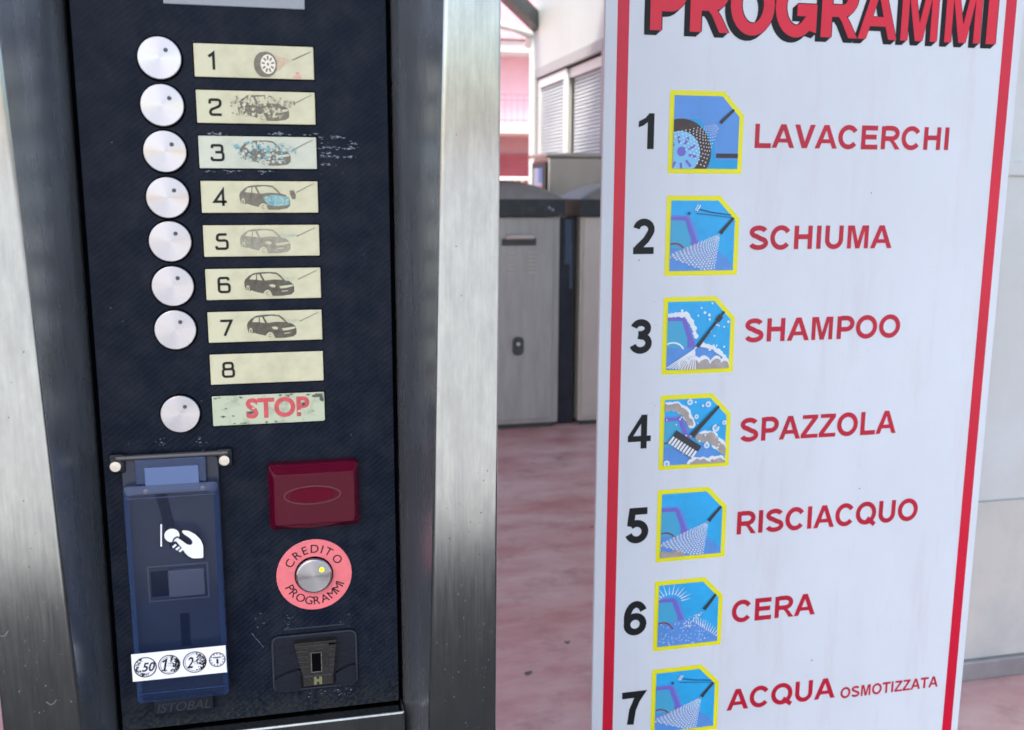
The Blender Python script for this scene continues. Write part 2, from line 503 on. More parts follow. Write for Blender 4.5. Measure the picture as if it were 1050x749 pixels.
_AL = [(0, 0), (.39, 1), (.504, 1), (.504, .77), (.37, .395), (.504, .395), (.504, .227), (.305, .227), (.215, 0)]
WT = .19
HEAVY = {   # advance, strokes (centre lines), polygons
    'L': (.853, [[(.2, 1), (.2, .085), (.82, .085)]], []),
    'I': (.388, [[(.195, 0), (.195, 1)]], []),
    'H': (1.008, [[(.2, 0), (.2, 1)], [(.81, 0), (.81, 1)], [(.2, .53), (.81, .53)]], []),
    'E': (.93, [[(.85, .91), (.2, .91), (.2, .09), (.87, .09)], [(.2, .52), (.81, .52)]], []),
    'A': (1.008, [], [_AL, mirror(_AL, 1.008)]),
    'V': (.93, [], [[(0, 1), (.225, 1), (.468, .28), (.70, 1), (.93, 1), (.58, 0), (.345, 0)]]),
    'M': (1.163, [], [[(.1, 0), (.1, 1), (.40, 1), (.583, .32), (.765, 1), (1.065, 1), (1.065, 0), (.88, 0), (.88, .79), (.68, 0), (.485, 0), (.285, .79), (.285, 0)]]),
    'Z': (.853, [], [[(.03, 0), (.03, .17), (.54, .83), (.08, .83), (.08, 1), (.81, 1), (.81, .85), (.28, .17), (.83, .17), (.83, 0)]]),
    'T': (.853, [[(.02, .915), (.835, .915)], [(.427, 0), (.427, .9)]], []),
    'C': (1.008, [arc(.52, .5, .375, .42, 34, 322, 26)], []),
    'O': (1.087, ['c', arc(.543, .5, .40, .42, 0, 346, 26)], []),
    'Q': (1.087, ['c', arc(.543, .5, .40, .42, 0, 346, 26), [(.60, .27), (1.0, -.04)]], []),
    'G': (1.087, [arc(.53, .5, .385, .42, 38, 318, 26) + [(.905, .2), (.905, .45), (.55, .45)]], []),
    'S': (.93, [arc(.46, .735, .30, .18, 18, 250, 18) + arc(.465, .275, .325, .19, 72, -164, 20)], []),
    'U': (1.008, [[(.19, 1)] + arc(.503, .40, .313, .315, 180, 360, 16) + [(.815, 1)]], []),
    'P': (.93, [[(.2, 0), (.2, 1)], [(.27, .915)] + arc(.53, .67, .27, .245, 90, -90, 12) + [(.27, .425)]], []),
    'R': (1.008, [[(.2, 0), (.2, 1)], [(.27, .915)] + arc(.58, .69, .27, .225, 90, -90, 12) + [(.27, .465)]], [[(.42, .43), (.62, .46), (.80, .27), (1.0, 0), (.77, 0), (.58, .29)]]),
    '1': (.777, [], [[(.56, 0), (.56, 1.0), (.405, 1.0), (.30, .87), (.10, .77), (.10, .60), (.25, .66), (.365, .75), (.365, 0)]]),
    '2': (.777, [arc(.375, .705, .235, .21, 172, -28, 14) + [(.45, .40), (.2, .17), (.13, .06)], [(.05, .09), (.70, .09)]], []),
    '3': (.777, [arc(.36, .74, .22, .175, 168, -90, 16) + [(.28, .565)], [(.28, .535)] + arc(.36, .3, .255, .215, 90, -165, 16)], []),
    '4': (.777, [], [[(.03, .37), (.45, 1), (.445, .76), (.19, .37)], [(.03, .21), (.745, .21), (.745, .38), (.03, .38)], [(.43, 0), (.62, 0), (.62, 1), (.43, 1)]]),
    '5': (.777, [[(.67, .915), (.225, .915), (.178, .56)], arc(.36, .325, .25, .24, 136, -162, 18)], [[(.07, .50), (.24, .47), (.27, .62), (.09, .62)]]),
    '6': (.777, ['c', arc(.39, .32, .245, .235, 0, 340, 20), arc(.41, .5, .265, .415, 200, 32, 16)], []),
    '7': (.777, [[(.05, .915), (.62, .915), (.5, .74), (.38, .45), (.32, 0)]], []),
}
SQUARE = {  # squarish technical figures of the machine's programme plates
    '1': [[(.12, .74), (.40, .95), (.40, 0)]],
    '2': [fillet([(.06, .70), (.06, .93), (.66, .93), (.66, .58), (.08, .34), (.08, .07), (.72, .07)], .16)],
    '3': [fillet([(.06, .76), (.06, .93), (.64, .93), (.64, .53), (.24, .53)], .15), fillet([(.24, .53), (.69, .53), (.69, .07), (.03, .07), (.03, .25)], .17)],
    '4': [[(.56, 0), (.56, .94), (.06, .25), (.76, .25)]],
    '5': [fillet([(.66, .93), (.12, .93), (.08, .56), (.68, .57), (.68, .07), (.04, .07), (.04, .23)], .16)],
    '6': [fillet([(.62, .78), (.62, .93), (.06, .93), (.06, .07), (.68, .07), (.68, .55), (.06, .55)], .17)],
    '7': [[(.03, .93), (.69, .93), (.26, 0)]],
    '8': ['c', fillet([(.1, .54), (.64, .54), (.64, .93), (.1, .93)], .16, True), 'c', fillet([(.05, .07), (.69, .07), (.69, .54), (.05, .54)], .17, True)],
}


def put_strokes(mb, strokes, x, z, sx, sz, wd, y):
    cl = False
    for st_ in strokes:
        if st_ == 'c':
            cl = True; continue
        mb.ribbon([(x + p[0] * sx, z + p[1] * sz) for p in st_], wd, y, closed=cl)
        cl = False


def heavy_text(mb, s, x, z, cap, width=None, y=0.0, wt=WT):
    adv = sum(HEAVY[c][0] for c in s) * cap
    k = 1.0 if width is None else width / adv
    for c in s:
        a, strokes, polys = HEAVY[c]
        put_strokes(mb, strokes, x, z, cap * k, cap, cap * wt * (0.5 + 0.5 * k), y)
        for pl in polys:
            mb.poly([(x + p[0] * cap * k, z + p[1] * cap) for p in pl], y)
        x += a * cap * k
    return mb


_glyph = {}


def text_mesh(s, offset=0.0, shear=0.0):
    key = (s, offset, shear)
    if key in _glyph: return _glyph[key]
    c = bpy.data.curves.new('t', 'FONT')
    c.body = s; c.size = 1.0; c.offset = offset; c.shear = shear; c.fill_mode = 'FRONT'
    c.resolution_u = 4
    o = bpy.data.objects.new('t', c)
    COL.objects.link(o)
    bpy.context.view_layer.update()
    dg = bpy.context.evaluated_depsgraph_get()
    me = bpy.data.meshes.new_from_object(o.evaluated_get(dg))
    vs = [tuple(v.co) for v in me.vertices]; fs = [tuple(p.vertices) for p in me.polygons]
    bpy.data.objects.remove(o); bpy.data.curves.remove(c); bpy.data.meshes.remove(me)
    _glyph[key] = (vs, fs)
    return vs, fs


def light_text(mb, s, x0, x1, z, cap, y, offset=0.0, shear=0.0, skew=0.0):
    """humanist capitals, fitted between x0 and x1 on base line z"""
    vs, fs = text_mesh(s, offset, shear)
    mnx = min(v[0] for v in vs); mxx = max(v[0] for v in vs); mny = 0.0; mxy = max(v[1] for v in vs)
    kx = (x1 - x0) / (mxx - mnx); ky = cap / mxy
    mb.add([(x0 + (v[0] - mnx) * kx, y, z + v[1] * ky) for v in vs], fs)
    return mb


# ================================================================== SETTING
gnd = MB(); gnd.add([(-400, -400, 0), (400, -400, 0), (400, 700, 0), (-400, 700, 0)], [(0, 1, 2, 3)])
structure(gnd.build('ground', FLOOR))
ap = MB(); ap.add([(-60, -90, .004), (60, -90, .004), (60, -2.21, .004), (-60, -2.21, .004)], [(0, 1, 2, 3)])
structure(ap.build('apron', APRON))
fc = MB(); fc.add([(-60, -2.2, .004), (60, -2.2, .004), (60, 1.1, .004), (-60, 1.1, .004)], [(0, 1, 2, 3)])  # unseen dark ground, added so the lower steel plates reflect something dark
structure(fc.build('dark_reflection_strip', mat('dark_reflection_ground', (0.022, 0.022, 0.026), 0.8, spec=0.1, var=0.2, vscale=6, bump=0.3, bscale=120)))

# canopy over the wash bays
cn = thing('canopy', 'grey wash bay canopy with a dark steel rafter above the gap', 'canopy', (0, 0, 0))
MB().box(-5.0, 2.4, -.9, 7.6, 3.42, 3.48).build('roof_sheet', ROOF, cn)
rf = MB(); a_, b_ = onp(551, 24, 10.2), onp(497, -30, 8.9); rf.beam((a_[0], 10.2, CAM_Z + a_[1]), (b_[0], 8.9, CAM_Z + b_[1]), .10, .17); rf.build('rafter', DKMETAL, cn)
rf = MB(); rf.beam((-4.8, 7.5, 3.3), (2.3, 7.5, 3.3), .1, .2); rf.build('rafter', DKMETAL, cn)
rf = MB(); rf.beam((-4.8, -.8, 3.3), (2.3, -.8, 3.3), .1, .2); rf.build('rafter', DKMETAL, cn)
for px, py in ((-4.7, 7.5), (-4.7, -.8), (2.25, -.8)):
    MB().box(px - .05, px + .05, py - .05, py + .05, 0, 3.2).build('post', DKMETAL, cn)
MB().tube([(1.2, 8.95, 2.95), (1.95, 8.98, 2.905), (2.10, 9.0, 2.885), (2.25, 9.02, 2.83), (2.33, 9.4, 2.80)], .035, 12).build('pipe', FRAMEW, cn, smooth=60)

# office with sliding window
of = thing('office_building', 'white panelled office with a sliding window and half drawn slatted blinds', 'office', (2.6, 0, 0))
WX = 0.0
wy0, wy1, wz0, wz1 = 7.86, 9.98, 1.35, 2.56
m = MB()
m.box(0, .12, 5.4, wy0, 0, 4.2); m.box(0.0, .12, wy1, 10.22, 0, 4.2)
m.box(0, .12, wy0, wy1, wz1, 4.2); m.box(0, .12, wy0, wy1, 0, wz0)
m.box(.12, 4, 10.1, 10.22, 0, 4.2); m.box(.12, 4, 5.4, 5.52, 0, 4.2); m.box(.9, .95, 5.52, 10.1, 0, 4.2)
m.build('wall', WALLW, of)
MB().box(-.03, 4.0, 5.4, 10.32, 4.2, 4.3).build('roof', ROOF, of)
MB().box(-.03, .03, 10.222, 10.33, 0, 3.2, .01).build('corner_post', FRAMEW, of)
wf = MB()
t_ = .06
wf.box(-.045, .04, wy0 - .05, wy1 + .05, wz1, wz1 + .09); wf.box(-.04, .04, wy0 - .05, wy0, wz0, wz1 - .001); wf.box(-.04, .04, wy1, wy1 + .05, wz0, wz1 - .001)
wf.box(-.06, .04, wy0 - .05, wy1 + .05, wz0 - .06, wz0)
fr = wf.build('window', FRAMEG, of)
def sash(ya, yb, x):
    q = MB()
    q.box(x, x + .03, ya, yb, wz1 - .10, wz1 - .02); q.box(x, x + .03, ya, yb, wz0 + .01, wz0 + .08)
    q.box(x + .001, x + .029, ya, ya + .075, wz0 + .08, wz1 - .10); q.box(x + .001, x + .029, yb - .075, yb, wz0 + .08, wz1 - .10)
    q.build('sash', FRAMEW, fr)
sash(8.95, wy1 - .02, -.025); sash(wy0 + .02, 9.05, .012)
q = MB(); q.box(-.022, -.016, 9.02, wy1 - .09, wz0 + .08, wz1 - .1); q.box(.024, .03, wy0 + .09, 8.98, wz0 + .08, wz1 - .1); q.build('pane', GLASS, fr)
q = MB()
k = 0
z = wz0 + .05
while z < wz1 - .06:
    for ya, yb, x in ((9.03, wy1 - .1, -.008), (wy0 + .1, 8.9, .04)):
        q.add([(x, ya, z), (x, yb, z), (x + .012, yb, z + .027), (x + .012, ya, z + .027)], [(0, 1, 2, 3)])
    z += .032
q.build('blind', SHUT, fr)

# stainless cabinet with a poster in front of the office
ic = thing('stainless_cabinet', 'tall polished stainless cabinet with a framed poster in front of the office window', 'cabinet', (2.08, 7.7, 0))
MB().box(0, .5, 0, .5, 0.02, 1.70, .012).build('body', INOX, ic, smooth=40)
MB().box(-.035, .535, -.035, .535, 1.70, 1.735, .01).build('lid', INOX, ic, smooth=40)
pf = MB().box(-.018, -.001, .03, .47, .9, 1.665, .004).build('poster_frame', DKMETAL, ic)
q = MB(); q.add([(-.0195, .12, 1.0), (-.0195, .41, 1.0), (-.0195, .41, 1.62), (-.0195, .12, 1.62)], [(3, 2, 1, 0)]); q.build('poster', mat('poster_white', srgb((215, 220, 238)), .4), pf)
q = MB()
q.add([(-.0205, .12, 1.50), (-.0205, .24, 1.50), (-.0205, .24, 1.62), (-.0205, .12, 1.62)], [(3, 2, 1, 0)])
q.build('poster_print', mat('poster_blue', srgb((120, 160, 220)), .4), pf)
q = MB(); q.add([(-.0205, .12, 1.3), (-.0205, .235, 1.3), (-.0205, .235, 1.48), (-.0205, .12, 1.48)], [(3, 2, 1, 0)])
q.build('poster_print', mat('poster_red', srgb((222, 150, 140)), .4), pf)


# two vacuum cabinets
def vacuum(name, label, x0, wid, face, yoff=0.0):
    v = thing(name, label, 'vacuum cabinet', (x0, 5.65, 0), 'steel vacuum cabinets behind the kiosk')
    m = MB(); m.box(0, wid, 0.02, .55, 0.03, 1.29, .006); m.build('body', face, v, smooth=40)
    m = MB(); m.box(.03, wid - .03, .04, .52, 0, .03); m.build('plinth', DKMETAL, v)
    m = MB(); m.box(.02, wid - .045, .003, .02, .06, 1.285, .004); d = m.build('door', face, v, smooth=40)
    for cx in (wid - .30, wid - .19 + .02):
        m = MB()
        for i in range(6):
            z_ = 1.075 - i * .024
            m.box(cx - .026, cx + .026, -.003, .003, z_, z_ + .008, .002)
        m.build('louvre', CABLIGHT, d)
    m = MB(); m.box(wid - .36, wid - .15, -.002, .003, 1.12, 1.16); m.build('handle_recess', DKMETAL, d)
    m = MB(); m.box(wid - .34, wid - .165, -.03, -.002, 1.155, 1.185, .012); m.build('handle', CABLIGHT, d, smooth=50)
    m = MB(); m.plate(fillet([(wid - .292, .460), (wid - .224, .460), (wid - .224, .575), (wid - .292, .575)], .033, True), -.006, .003); lk = m.build('lock', DKMETAL, d)
    m = MB(); m.lathe([(.012, -.006), (.012, -.012), (.009, -.013)], wid - .258, .53, 16); m.build('keyhole', SCREW, lk)
    # hood: dark band with domed top
    prof = []
    n = 24
    for i in range(n + 1):
        t = i / n
        x = -.02 + (wid + .04) * t
        prof.append((x, 1.392 + .105 * max(0.0, sin(pi * t)) ** 0.8))
    vs, fs = [], []
    ys = [(-.035, 0.0), (-.025, 0.55), (.03, 1.0), (.45, 1.0), (.58, .4)]
    for y_, kk in ys:
        for x, z_ in prof: vs.append((x, y_, 1.392 + (z_ - 1.392) * kk))
    for j in range(len(ys) - 1):
        for i in range(n):
            fs.append((j * (n + 1) + i, j * (n + 1) + i + 1, (j + 1) * (n + 1) + i + 1, (j + 1) * (n + 1) + i))
    hb = MB(); hb.box(-.02, wid + .02, -.035, .58, 1.292, 1.392, .004); hd = hb.build('hood', HOOD, v, smooth=40)
    MB().add(vs, fs).build('hood_dome', HOODTOP, hd, smooth=60)
    q = MB()
    for dx in (wid - .06, wid - .08):
        q.disc(dx, 1.33 + (wid - .06 - dx) * .6, .009, -.037)
    q.build('rivet', CHIP, hd)
    return v


v1 = vacuum('vacuum_cabinet', 'grey steel vacuum cabinet with louvred door and oval lock nearest the kiosk', .93, .675, CABSTEEL)
v2 = vacuum('vacuum_cabinet', 'beige steel vacuum cabinet partly hidden behind the left edge of the white board', 1.735, .675, CABLIGHT)
dp = thing('gap_pillar', 'narrow dark blue pillar filling the dark gap between the two vacuum cabinets', 'pillar', (1.67, 5.74, 0))
m = MB(); m.box(-.055, .055, 0, .3, 0, 1.285, .006); m.build('column', mat('dark_blue_steel', (0.02, 0.03, 0.045), .25, var=.3, vscale=9), dp, smooth=40)  # dark column that fills the gap between the cabinets
m = MB(); m.box(-.012, .03, -.004, 0, 1.0, 1.27); m.box(.02, .035, -.005, 0, .85, 1.12); m.build('painted_highlight', mat('painted_blue_highlight', srgb((70, 92, 116)), .3), dp)  # bluish highlight, painted as paler strips on the column

# pink house beyond
ph = thing('pink_house', 'pink house with a balcony and dark red shutters seen far behind the kiosk', 'house', (3.2, 22, 0))
HX = -11.0
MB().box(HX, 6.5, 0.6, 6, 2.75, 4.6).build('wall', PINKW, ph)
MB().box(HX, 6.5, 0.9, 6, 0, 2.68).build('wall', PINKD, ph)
MB().box(HX - .3, 6.8, -.25, 6, 4.42, 4.66).build('cornice', CONC, ph)
r_ = MB()
for i in range(16):
    y_ = -.35 + i * .2; z_ = 4.68 + i * .1
    r_.box(HX - .35, 6.85, y_, y_ + .23, z_, z_ + .09)
r_.build('roof', TILE, ph)
MB().box(HX - .2, 6.7, -.5, .9, 2.66, 2.83).build('balcony', CONC, ph)
bl = MB()
bl.box(HX - .2, 6.7, -.46, -.43, 3.48, 3.51); bl.box(HX - .2, 6.7, -.46, -.43, 3.36, 3.385); bl.box(HX - .2, 6.7, -.46, -.43, 2.93, 2.955)
for i in range(-78, 50): bl.box(-.2 + i * .14, -.188 + i * .14, -.455, -.437, 2.83, 3.48)
bl.build('railing', RAILM, ph)
sh = MB()
for i in range(14): sh.box(HX + .2, 6.2, .86 - .004 * (i % 2), .9, 1.0 + i * .09, 1.083 + i * .09)
sh.build('shutter', SHUTR, ph)
ff = thing('metal_fence', 'low fence with a white top rail in front of the pink house', 'fence', (3.2, 18.5, 0))
MB().box(-11, 5.5, 0, .05, 1.62, 1.68).build('top_rail', FENW, ff)
m = MB()
for i in range(-78, 40): m.box(i * .14, i * .14 + .05, .01, .04, .05, 1.62)
m.build('slat', mat('green_grey_slat', (0.30, 0.34, 0.24), .6, var=.2, vscale=3), ff)
for i in range(-6, 4): MB().box(i * 1.8, i * 1.8 + .07, .051, .12, 0, 1.66).build('post', FENW, ff)
hb_ = MB()
for i in range(2600):
    x, y, z_ = RND.uniform(-11, 5.5), RND.gauss(.0, .16), RND.uniform(.02, 1.35)
    a = RND.uniform(0, 6.28); b = RND.uniform(.05, .11)
    hb_.add([(x - b * cos(a), y, z_ - b * sin(a)), (x + b * cos(a), y + b * .6, z_), (x, y - b * .5, z_ + b)], [(0, 1, 2)])
hg = hb_.build('hedge', HEDGE, None, loc=(3.2, 19.4, 0)); hg['label'] = 'low green hedge growing behind the white railed fence'; hg['category'] = 'hedge'

# partition to the right of the board
pt = thing('bay_partition', 'milky white bay partition on a grey metal rail at the far right', 'partition', (1.62, 2.35, 0))
MB().box(0, 3.2, .01, .025, .555, 2.6).build('panel', PART, pt)
MB().box(0, 3.2, .0, .03, .062, .553).build('lower_panel', PARTLOW, pt)
MB().box(-.01, 3.21, -.018, .045, 0.0, .06, .004).build('base_rail', ALUR, pt, smooth=40)
MB().box(-.012, 3.212, -.006, .038, 1.49, 1.53, .004).build('middle_rail', PART, pt, smooth=40)
for x in (-.03, 3.2): MB().box(x, x + .05, -.006, .044, .06, 2.7, .004).build('post', FRAMEW, pt)

# ================================================================== THE WASH TERMINAL
K = thing('wash_terminal', 'steel self service car wash terminal with a navy control panel of numbered programme buttons', 'terminal', (0, YP, 0))
Z0 = CAM_Z


def Zr(z): return Z0 + z


def dfront(z):          # how far the steel frame stands before the panel, by height relative to the camera
    return .03 + max(0.0, (z + .404)) * .03


XL, XR = -.2055, .1487


def inner_l(z): return -.1535 - max(0.0, z + .404) * .0274
def inner_r(z): return .0960 + max(0.0, z + .404) * .0273


stations = [-1.40, -.404, -.15, .12, .42]


def loft(rows, name, m, parent, smooth=35, cap=False):
    n = len(rows[0]); vs = [p for r in rows for p in r]; fs = []
    for j in range(len(rows) - 1):
        for i in range(n - 1):
            fs.append((j * n + i, j * n + i + 1, (j + 1) * n + i + 1, (j + 1) * n + i))
    return MB().add(vs, fs).build(name, m, parent, smooth=smooth)


for side in (-1, 1):
    rows, rows2 = [], []
    for z in stations:
        d = dfront(z)
        xo = XL if side < 0 else XR
        xi = inner_l(z) if side < 0 else inner_r(z)
        xp = -.1375 if side < 0 else .0795
        s_ = 1 if side < 0 else -1
        prof = fillet([(xo, .42), (xo, -d), (xi, -d), (xp, .004)], .0022, False, 4)
        k_ = len(prof)
        cut = k_ - 2          # last fillet point belongs to the plate; reveal starts there
        rows.append([(p[0], p[1], Zr(z)) for p in prof[:cut + 1]])
        rows2.append([(prof[cut][0], prof[cut][1], Zr(z)), (xp, .004, Zr(z)), (xp, .016, Zr(z))])
    loft(rows, 'frame_post', STEEL, K)
    loft(rows2, 'reveal', REVEAL, K)
m = MB(); m.box(XL + .001, XR - .001, -.062, .42, Zr(.421), Zr(.47), .004); m.build('top_cap', STEEL, K, smooth=40)
m = MB(); m.box(XL + .002, XR - .002, .40, .43, Zr(-1.4), Zr(.42)); m.build('back_plate', STEEL, K)
m = MB(); m.box(XL - .01, XR + .01, -.06, .45, 0.0, Zr(-1.4), .004); m.build('plinth', DKMETAL, K)
m = MB(); m.box(-.137, .079, .012, .03, Zr(-1.4), Zr(.42)); m.build('recess_back', GAP, K)

for side in (-1, 1):     # water spots and nicks on the steel plates
    m = MB()
    for k in range(60):
        z = RND.uniform(-.43, .12) if k % 3 == 0 else RND.uniform(-.42, -.22)
        a_, b_ = (XL + .004, inner_l(z) - .004) if side < 0 else (inner_r(z) + .004, XR - .004)
        x, r_ = RND.uniform(a_, b_), RND.uniform(.00015, .00055)
        y = -dfront(z) - .0003
        m.add([(x + r_ * RND.uniform(.5, 1.2) * cos(q_), y, Zr(z) + r_ * RND.uniform(.5, 1.6) * sin(q_)) for q_ in (0, 1, 2, 3, 4, 5)], [(0, 1, 2, 3, 4, 5)])
    if side < 0:
        for px_, pz_ in ((-.172, -.358), (-.1985, -.303)):
            pts = [(px_ - .0035, Zr(pz_ + .002)), (px_ - .001, Zr(pz_ - .0006)), (px_ + .0012, Zr(pz_)), (px_ + .0032, Zr(pz_ + .0028))]
            m.ribbon(pts, .0006, -dfront(pz_) - .0004)
    m.build('water_spot', SPOT, K)['kind'] = 'stuff'
panel = MB().box(-.1325, .0755, 0, .009, Zr(-.4035), Zr(.415), .0009, 2).build('control_panel', PANEL, K, smooth=40)
lp = MB().box(-.1335, .0785, -.0135, .012, Zr(-1.38), Zr(-.4052), .0022, 3).build('lower_door', STEEL, K, smooth=40)
q = MB(); q.ribbon(rrect(.012, .055, Zr(-.49), Zr(-.4225), .007), .0022, -.0142, closed=True); q.build('flap_outline', DKMETAL, lp)

# display at the top edge
dsp = MB().box(-.0735, .0195, -.0012, .001, Zr(.1215), Zr(.172), .0006).build('display', LCD, K)
MB().box(-.0655, .0115, -.0018, -.0012, Zr(.129), Zr(.165)).build('screen', mat('dark_screen', (0.03, 0.035, 0.03), .15), dsp)

# push buttons
BZ = [.0862, .0553, .0245, -.0067, -.0368, -.0680, -.0990, -.1601]


def make_button():
    b = MB()
    b.lathe([(.0141, 0.0), (.0141, -.0024), (.0139, -.0029), (.0135, -.0031), (.006, -.00318), (.0004, -.0032)], 0, 0, 56)
    o = b.build('push_button', ALU, K, smooth=10)
    d = MB(); d.disc(.0043, .0052, .00145, -.0034, n=16); d.build('pilot_hole', DKMETAL, o)
    e = MB(); e.lathe([(.0152, -.0001), (.0150, -.0009), (.0141, -.0009)], 0, 0, 48); e.build('collar', GAP, o, smooth=30)
    return o


b0 = make_button()
for i, z in enumerate(BZ):
    o = b0 if i == 0 else copy_tree(b0, K)
    o.location = (-.0778, 0, Zr(z))
    o.rotation_euler = (0, RND.uniform(-.15, .15), 0)
    if i == 7: o.scale = (.96, 1, .96)

# programme plates
LX, LW, LH = -.0557, .0800, .0221
MMX = .001


def car(parent, dx, body, hi, detail):
    """little three-quarter hatchback in millimetres of the plate, from its top left corner"""
    def P(l): return [(LX + (x + dx) * MMX, -y * MMX) for x, y in l]
    m = MB()
    sil = [(25.7, 9.7), (26.6, 7.6), (29.0, 5.3), (32, 3.5), (35, 2.9), (39.7, 2.6), (44, 2.6), (48.5, 3.1), (51, 5), (54, 8.5), (57.5, 9.6), (59.7, 11.6), (60.5, 14), (60.3, 17.2), (58.2, 19.0), (52, 19.9), (45.2, 19.9), (44, 17), (41.6, 15.6), (39.4, 16.6), (38.5, 18), (34, 16.8), (30.4, 15.6), (28.6, 16.4), (26.6, 15.2), (25.9, 12.5)]
    m.poly(P(sil), 0)
    o = m.build('car_picture', body, parent)
    h = MB()
    h.poly(P([(29.4, 7.6), (31.4, 4.9), (34.3, 4.2), (33.9, 8.0)]), -.00013)
    h.poly(P([(34.9, 4.3), (36.4, 4.2), (38.4, 8.6), (34.7, 8.1)]), -.00013)
    h.poly(P([(37.8, 4.1), (43, 3.5), (48.4, 4.3), (52.6, 8.3), (46, 8.0), (40.0, 8.7)]), -.00013)
    h.poly(P([(42.8, 11.9), (45.5, 11.3), (47.6, 12.3), (46.8, 13.8), (44.2, 13.4)]), -.00013)
    h.poly(P([(50.0, 12.9), (54.5, 12.4), (59.6, 11.9), (59.5, 13.1), (55, 14.2), (51, 14.6)]), -.00013)
    h.poly(P([(51.5, 16.3), (56, 16.0), (56, 16.5), (51.5, 16.9)]), -.00013)
    for cx, cy, rx, ry in ((41.7, 17.9, 2.3, 2.6), (28.2, 14.3, 1.2, 2.3)):
        h.disc(LX + (cx + dx) * MMX, -cy * MMX, rx * MMX, -.00013, ry * MMX, n=18)
    h.build('car_picture_light', hi, o)
    d = MB()
    for cx, cy, rx, ry in ((41.7, 17.9, 1.5, 1.75), (28.2, 14.3, .7, 1.5)):
        for q_ in range(5):
            a = 2 * pi * q_ / 5
            d.disc(LX + (cx + dx + rx * .62 * cos(a)) * MMX, -(cy + ry * .62 * sin(a)) * MMX, .36 * MMX, -.0002, .42 * MMX, n=7)
    d.ribbon(P([(33.2, 8.5), (34.2, 14.6)]), .00022, -.0002); d.ribbon(P([(39.6, 8.9), (41.2, 12.2)]), .00022, -.0002)
    d.ribbon(P([(44, 9.5), (49.5, 11.6)]), .00022, -.0002)
    d.build('car_picture_line', detail, o)
    return o


def lance(parent, a, b, mt=None):
    m = MB()
    p, q_ = (LX + a[0] * MMX, -a[1] * MMX), (LX + b[0] * MMX, -b[1] * MMX)
    mid = (p[0] + (q_[0] - p[0]) * .75, p[1] + (q_[1] - p[1]) * .78)
    m.ribbon([p, mid, q_], .0006, 0, w1=.00032)
    return m.build('lance_picture', mt or INKF, parent)


def dots(m, pts_fn, n, r, y):
    for i in range(n):
        x, z = pts_fn()
        m.disc(x, z, r * RND.uniform(.6, 1.3), y, n=7)


